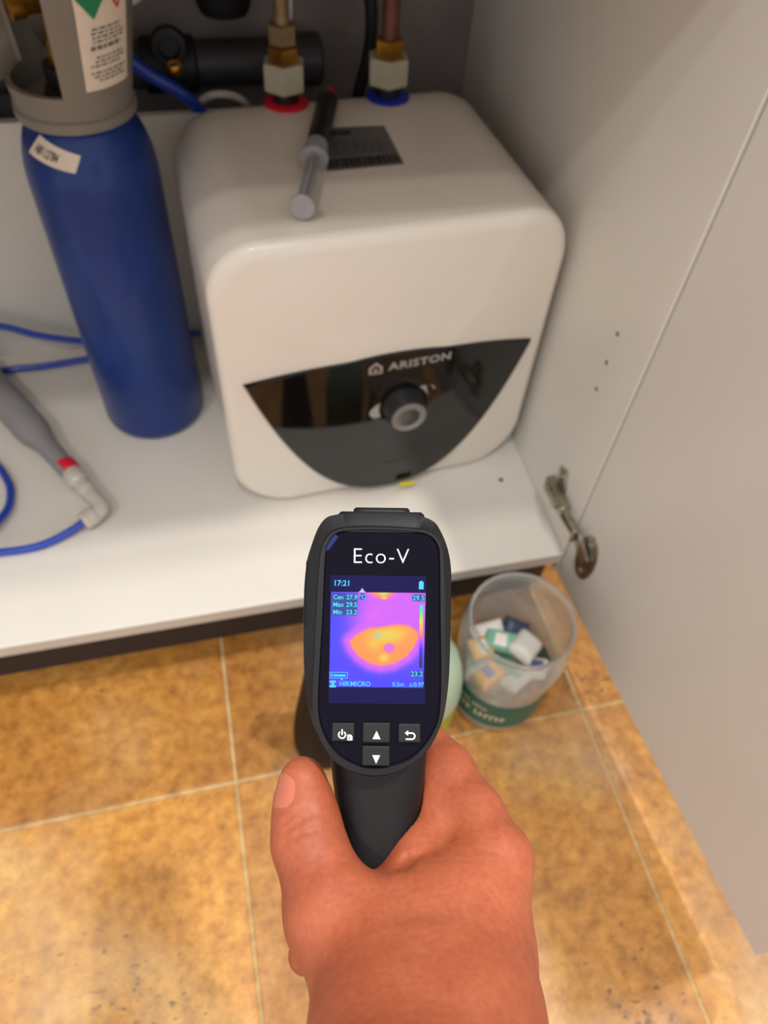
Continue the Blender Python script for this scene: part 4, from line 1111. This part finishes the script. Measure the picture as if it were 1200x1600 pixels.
def build_hand():
    pts = np.array([p[:3] for ch, k in HAND for p in ch]); rad = max(p[3] for ch, k in HAND for p in ch)
    lo = pts.min(0) - 34; hi = pts.max(0) + 34
    n = np.ceil((hi - lo) / VOX).astype(int)
    gx, gy, gz = [np.arange(m) * VOX + l for m, l in zip(n, lo)]
    F = np.full(tuple(n), 40.0, np.float32)
    for ch, k in HAND:
        for p, q_ in zip(ch[:-1], ch[1:]):
            a = np.array(p[:3]); b_ = np.array(q_[:3]); ra, rb = p[3], q_[3]
            mn = np.minimum(a, b_) - max(ra, rb) - 22; mx_ = np.maximum(a, b_) + max(ra, rb) + 22
            i0 = np.clip(((mn - lo) / VOX).astype(int), 0, n); i1 = np.clip(((mx_ - lo) / VOX).astype(int) + 1, 0, n)
            X, Y, Z_ = np.meshgrid(gx[i0[0]:i1[0]], gy[i0[1]:i1[1]], gz[i0[2]:i1[2]], indexing='ij', sparse=True)
            e = b_ - a; L2 = float(e @ e)
            t = np.clip(((X - a[0]) * e[0] + (Y - a[1]) * e[1] + (Z_ - a[2]) * e[2]) / L2, 0, 1)
            ts = t * t * (3 - 2 * t) * 0.5 + t * 0.5
            d_ = np.sqrt((X - a[0] - t * e[0]) ** 2 + (Y - a[1] - t * e[1]) ** 2 + (Z_ - a[2] - t * e[2]) ** 2) - (ra + (rb - ra) * ts)
            S_ = F[i0[0]:i1[0], i0[1]:i1[1], i0[2]:i1[2]]
            hh = np.clip(0.5 + 0.5 * (S_ - d_) / k, 0, 1)
            F[i0[0]:i1[0], i0[1]:i1[1], i0[2]:i1[2]] = S_ * (1 - hh) + d_ * hh - k * hh * (1 - hh)
    # creases: thin grooves cut a little way into the skin
    for line, depth, wd in CREASES:
        for p, q_ in zip(line[:-1], line[1:]):
            a = np.array(p[:3]); b_ = np.array(q_[:3])
            mn = np.minimum(a, b_) - 9; mx_ = np.maximum(a, b_) + 9
            i0 = np.clip(((mn - lo) / VOX).astype(int), 0, n); i1 = np.clip(((mx_ - lo) / VOX).astype(int) + 1, 0, n)
            X, Y, Z_ = np.meshgrid(gx[i0[0]:i1[0]], gy[i0[1]:i1[1]], gz[i0[2]:i1[2]], indexing='ij', sparse=True)
            e = b_ - a; L2 = float(e @ e)
            # distance seen along the local view of the back of the hand (z)
            t = np.clip(((X - a[0]) * e[0] + (Y - a[1]) * e[1]) / (e[0] ** 2 + e[1] ** 2), 0, 1)
            d2 = (X - a[0] - t * e[0]) ** 2 + (Y - a[1] - t * e[1]) ** 2 + 0.04 * (Z_ - a[2] - t * e[2]) ** 2
            F[i0[0]:i1[0], i0[1]:i1[1], i0[2]:i1[2]] += depth * np.exp(-d2 / (wd * wd))
    # flesh gives way to the grip
    X, Y, Z_ = np.meshgrid(gx, gy, gz, indexing='ij', sparse=True)
    ys = np.array([g[0] for g in GS][::-1]); 
    it = lambda k: np.interp(gy, ys, np.array([g[k] for g in GS][::-1]))
    cx, hx, z0, z1 = it(1), it(2), it(3), it(4)
    zc = ((z0 + z1) / 2)[None, :, None]; hz2 = ((z1 - z0) / 2)[None, :, None]; hx2 = hx[None, :, None]; cx2 = cx[None, :, None]
    e = 3.2
    rr_ = (np.abs((X - cx2) / hx2) ** e + np.abs((Z_ - zc) / hz2) ** e) ** (1 / e)
    gd_ = (rr_ - 1) * np.minimum(hx2, hz2)
    gd_ = np.where((Y < -38) & (Y > -134), gd_, 30.0)
    F = np.maximum(F, -(gd_ - 0.15))
    V, Q = surface_nets(F, lo, VOX)
    return V, Q
CREASES = [
    ([(-33.3, -70.91, 6), (-27.84, -66.72, 8), (-23.3, -64.71, 6)], 1.0, 1.0),
    ([(-34.39, -68.47, 5), (-28.43, -63.35, 7), (-24.35, -62.26, 5)], 0.8, 0.9),
    ([(-34.5, -74.72, 6), (-28.31, -70.98, 8), (-22.58, -69.48, 6)], 0.7, 0.9),
    ([(5.31, -88.58, 4), (12.1, -83.29, 2), (21.47, -81.03, -8)], 1.1, 1.2),
    ([(-4.19, -88.48, 8), (-1.06, -91.59, 12), (0.57, -94.39, 12)], 0.7, 1.2),
    ([(42.83, -72.99, -14), (44.51, -76.02, -8), (45.59, -81.27, -2)], 0.7, 2.6),
]
HV, HQ = build_hand()
me = bpy.data.meshes.new('hand')
me.from_pydata((HV * 0.001).tolist(), [], HQ.tolist())
me.update()
hb = bmesh.new(); hb.from_mesh(me)
for it_ in range(2): bmesh.ops.smooth_vert(hb, verts=hb.verts[:], factor=0.5, use_axis_x=True, use_axis_y=True, use_axis_z=True)
hb.to_mesh(me); hb.free()
person = obj('person', me, 'skin', None, angle=None)
person.location = dev_o; person.rotation_euler = dev.rotation_euler
tag(person, 'bare right hand and wrist of a person gripping the thermal camera', 'person')
# thumbnail: a curved plate lying on the tip of the thumb
NB, NT, NR, NDIR = ((-28.83, -66.29, -10), (-29.25, -53.71, -11.5), 10.05, (-0.82, 0.0, 0.57))
a = Vector(NB); bq = Vector(NT); axn = (bq - a).normalized(); cdir = Vector(NDIR); cdir = (cdir - axn * cdir.dot(axn)).normalized(); sdir = axn.cross(cdir)
from mathutils.bvhtree import BVHTree
bvh = BVHTree.FromPolygons([tuple(p) for p in HV], HQ.tolist())
q = bmesh.new(); rows = []
for j in range(15):
    v = -1 + 2 * j / 14
    row = []
    for i in range(13):
        u = -1 + 2 * i / 12
        lim = (1 - abs(v) ** 2.6) ** 0.45 if abs(v) < 1 else 0.0
        ang = u * 0.80 * max(lim, 0.02)
        o_ = a.lerp(bq, 0.5 + 0.5 * v); dr = cdir * math.cos(ang) + sdir * math.sin(ang)
        hit = bvh.ray_cast(o_ + dr * 30, -dr, 40)[0]
        lift = 0.35 - 0.35 * abs(u) ** 4 - 0.2 * abs(v) ** 6
        row.append(q.verts.new((hit if hit is not None else o_ + dr * NR) + dr * lift))
    rows.append(row)
for j in range(14):
    for i in range(12): q.faces.new((rows[j][i], rows[j][i + 1], rows[j + 1][i + 1], rows[j + 1][i]))
obj('thumbnail', mm_bm(q), 'nail', person, angle=None)
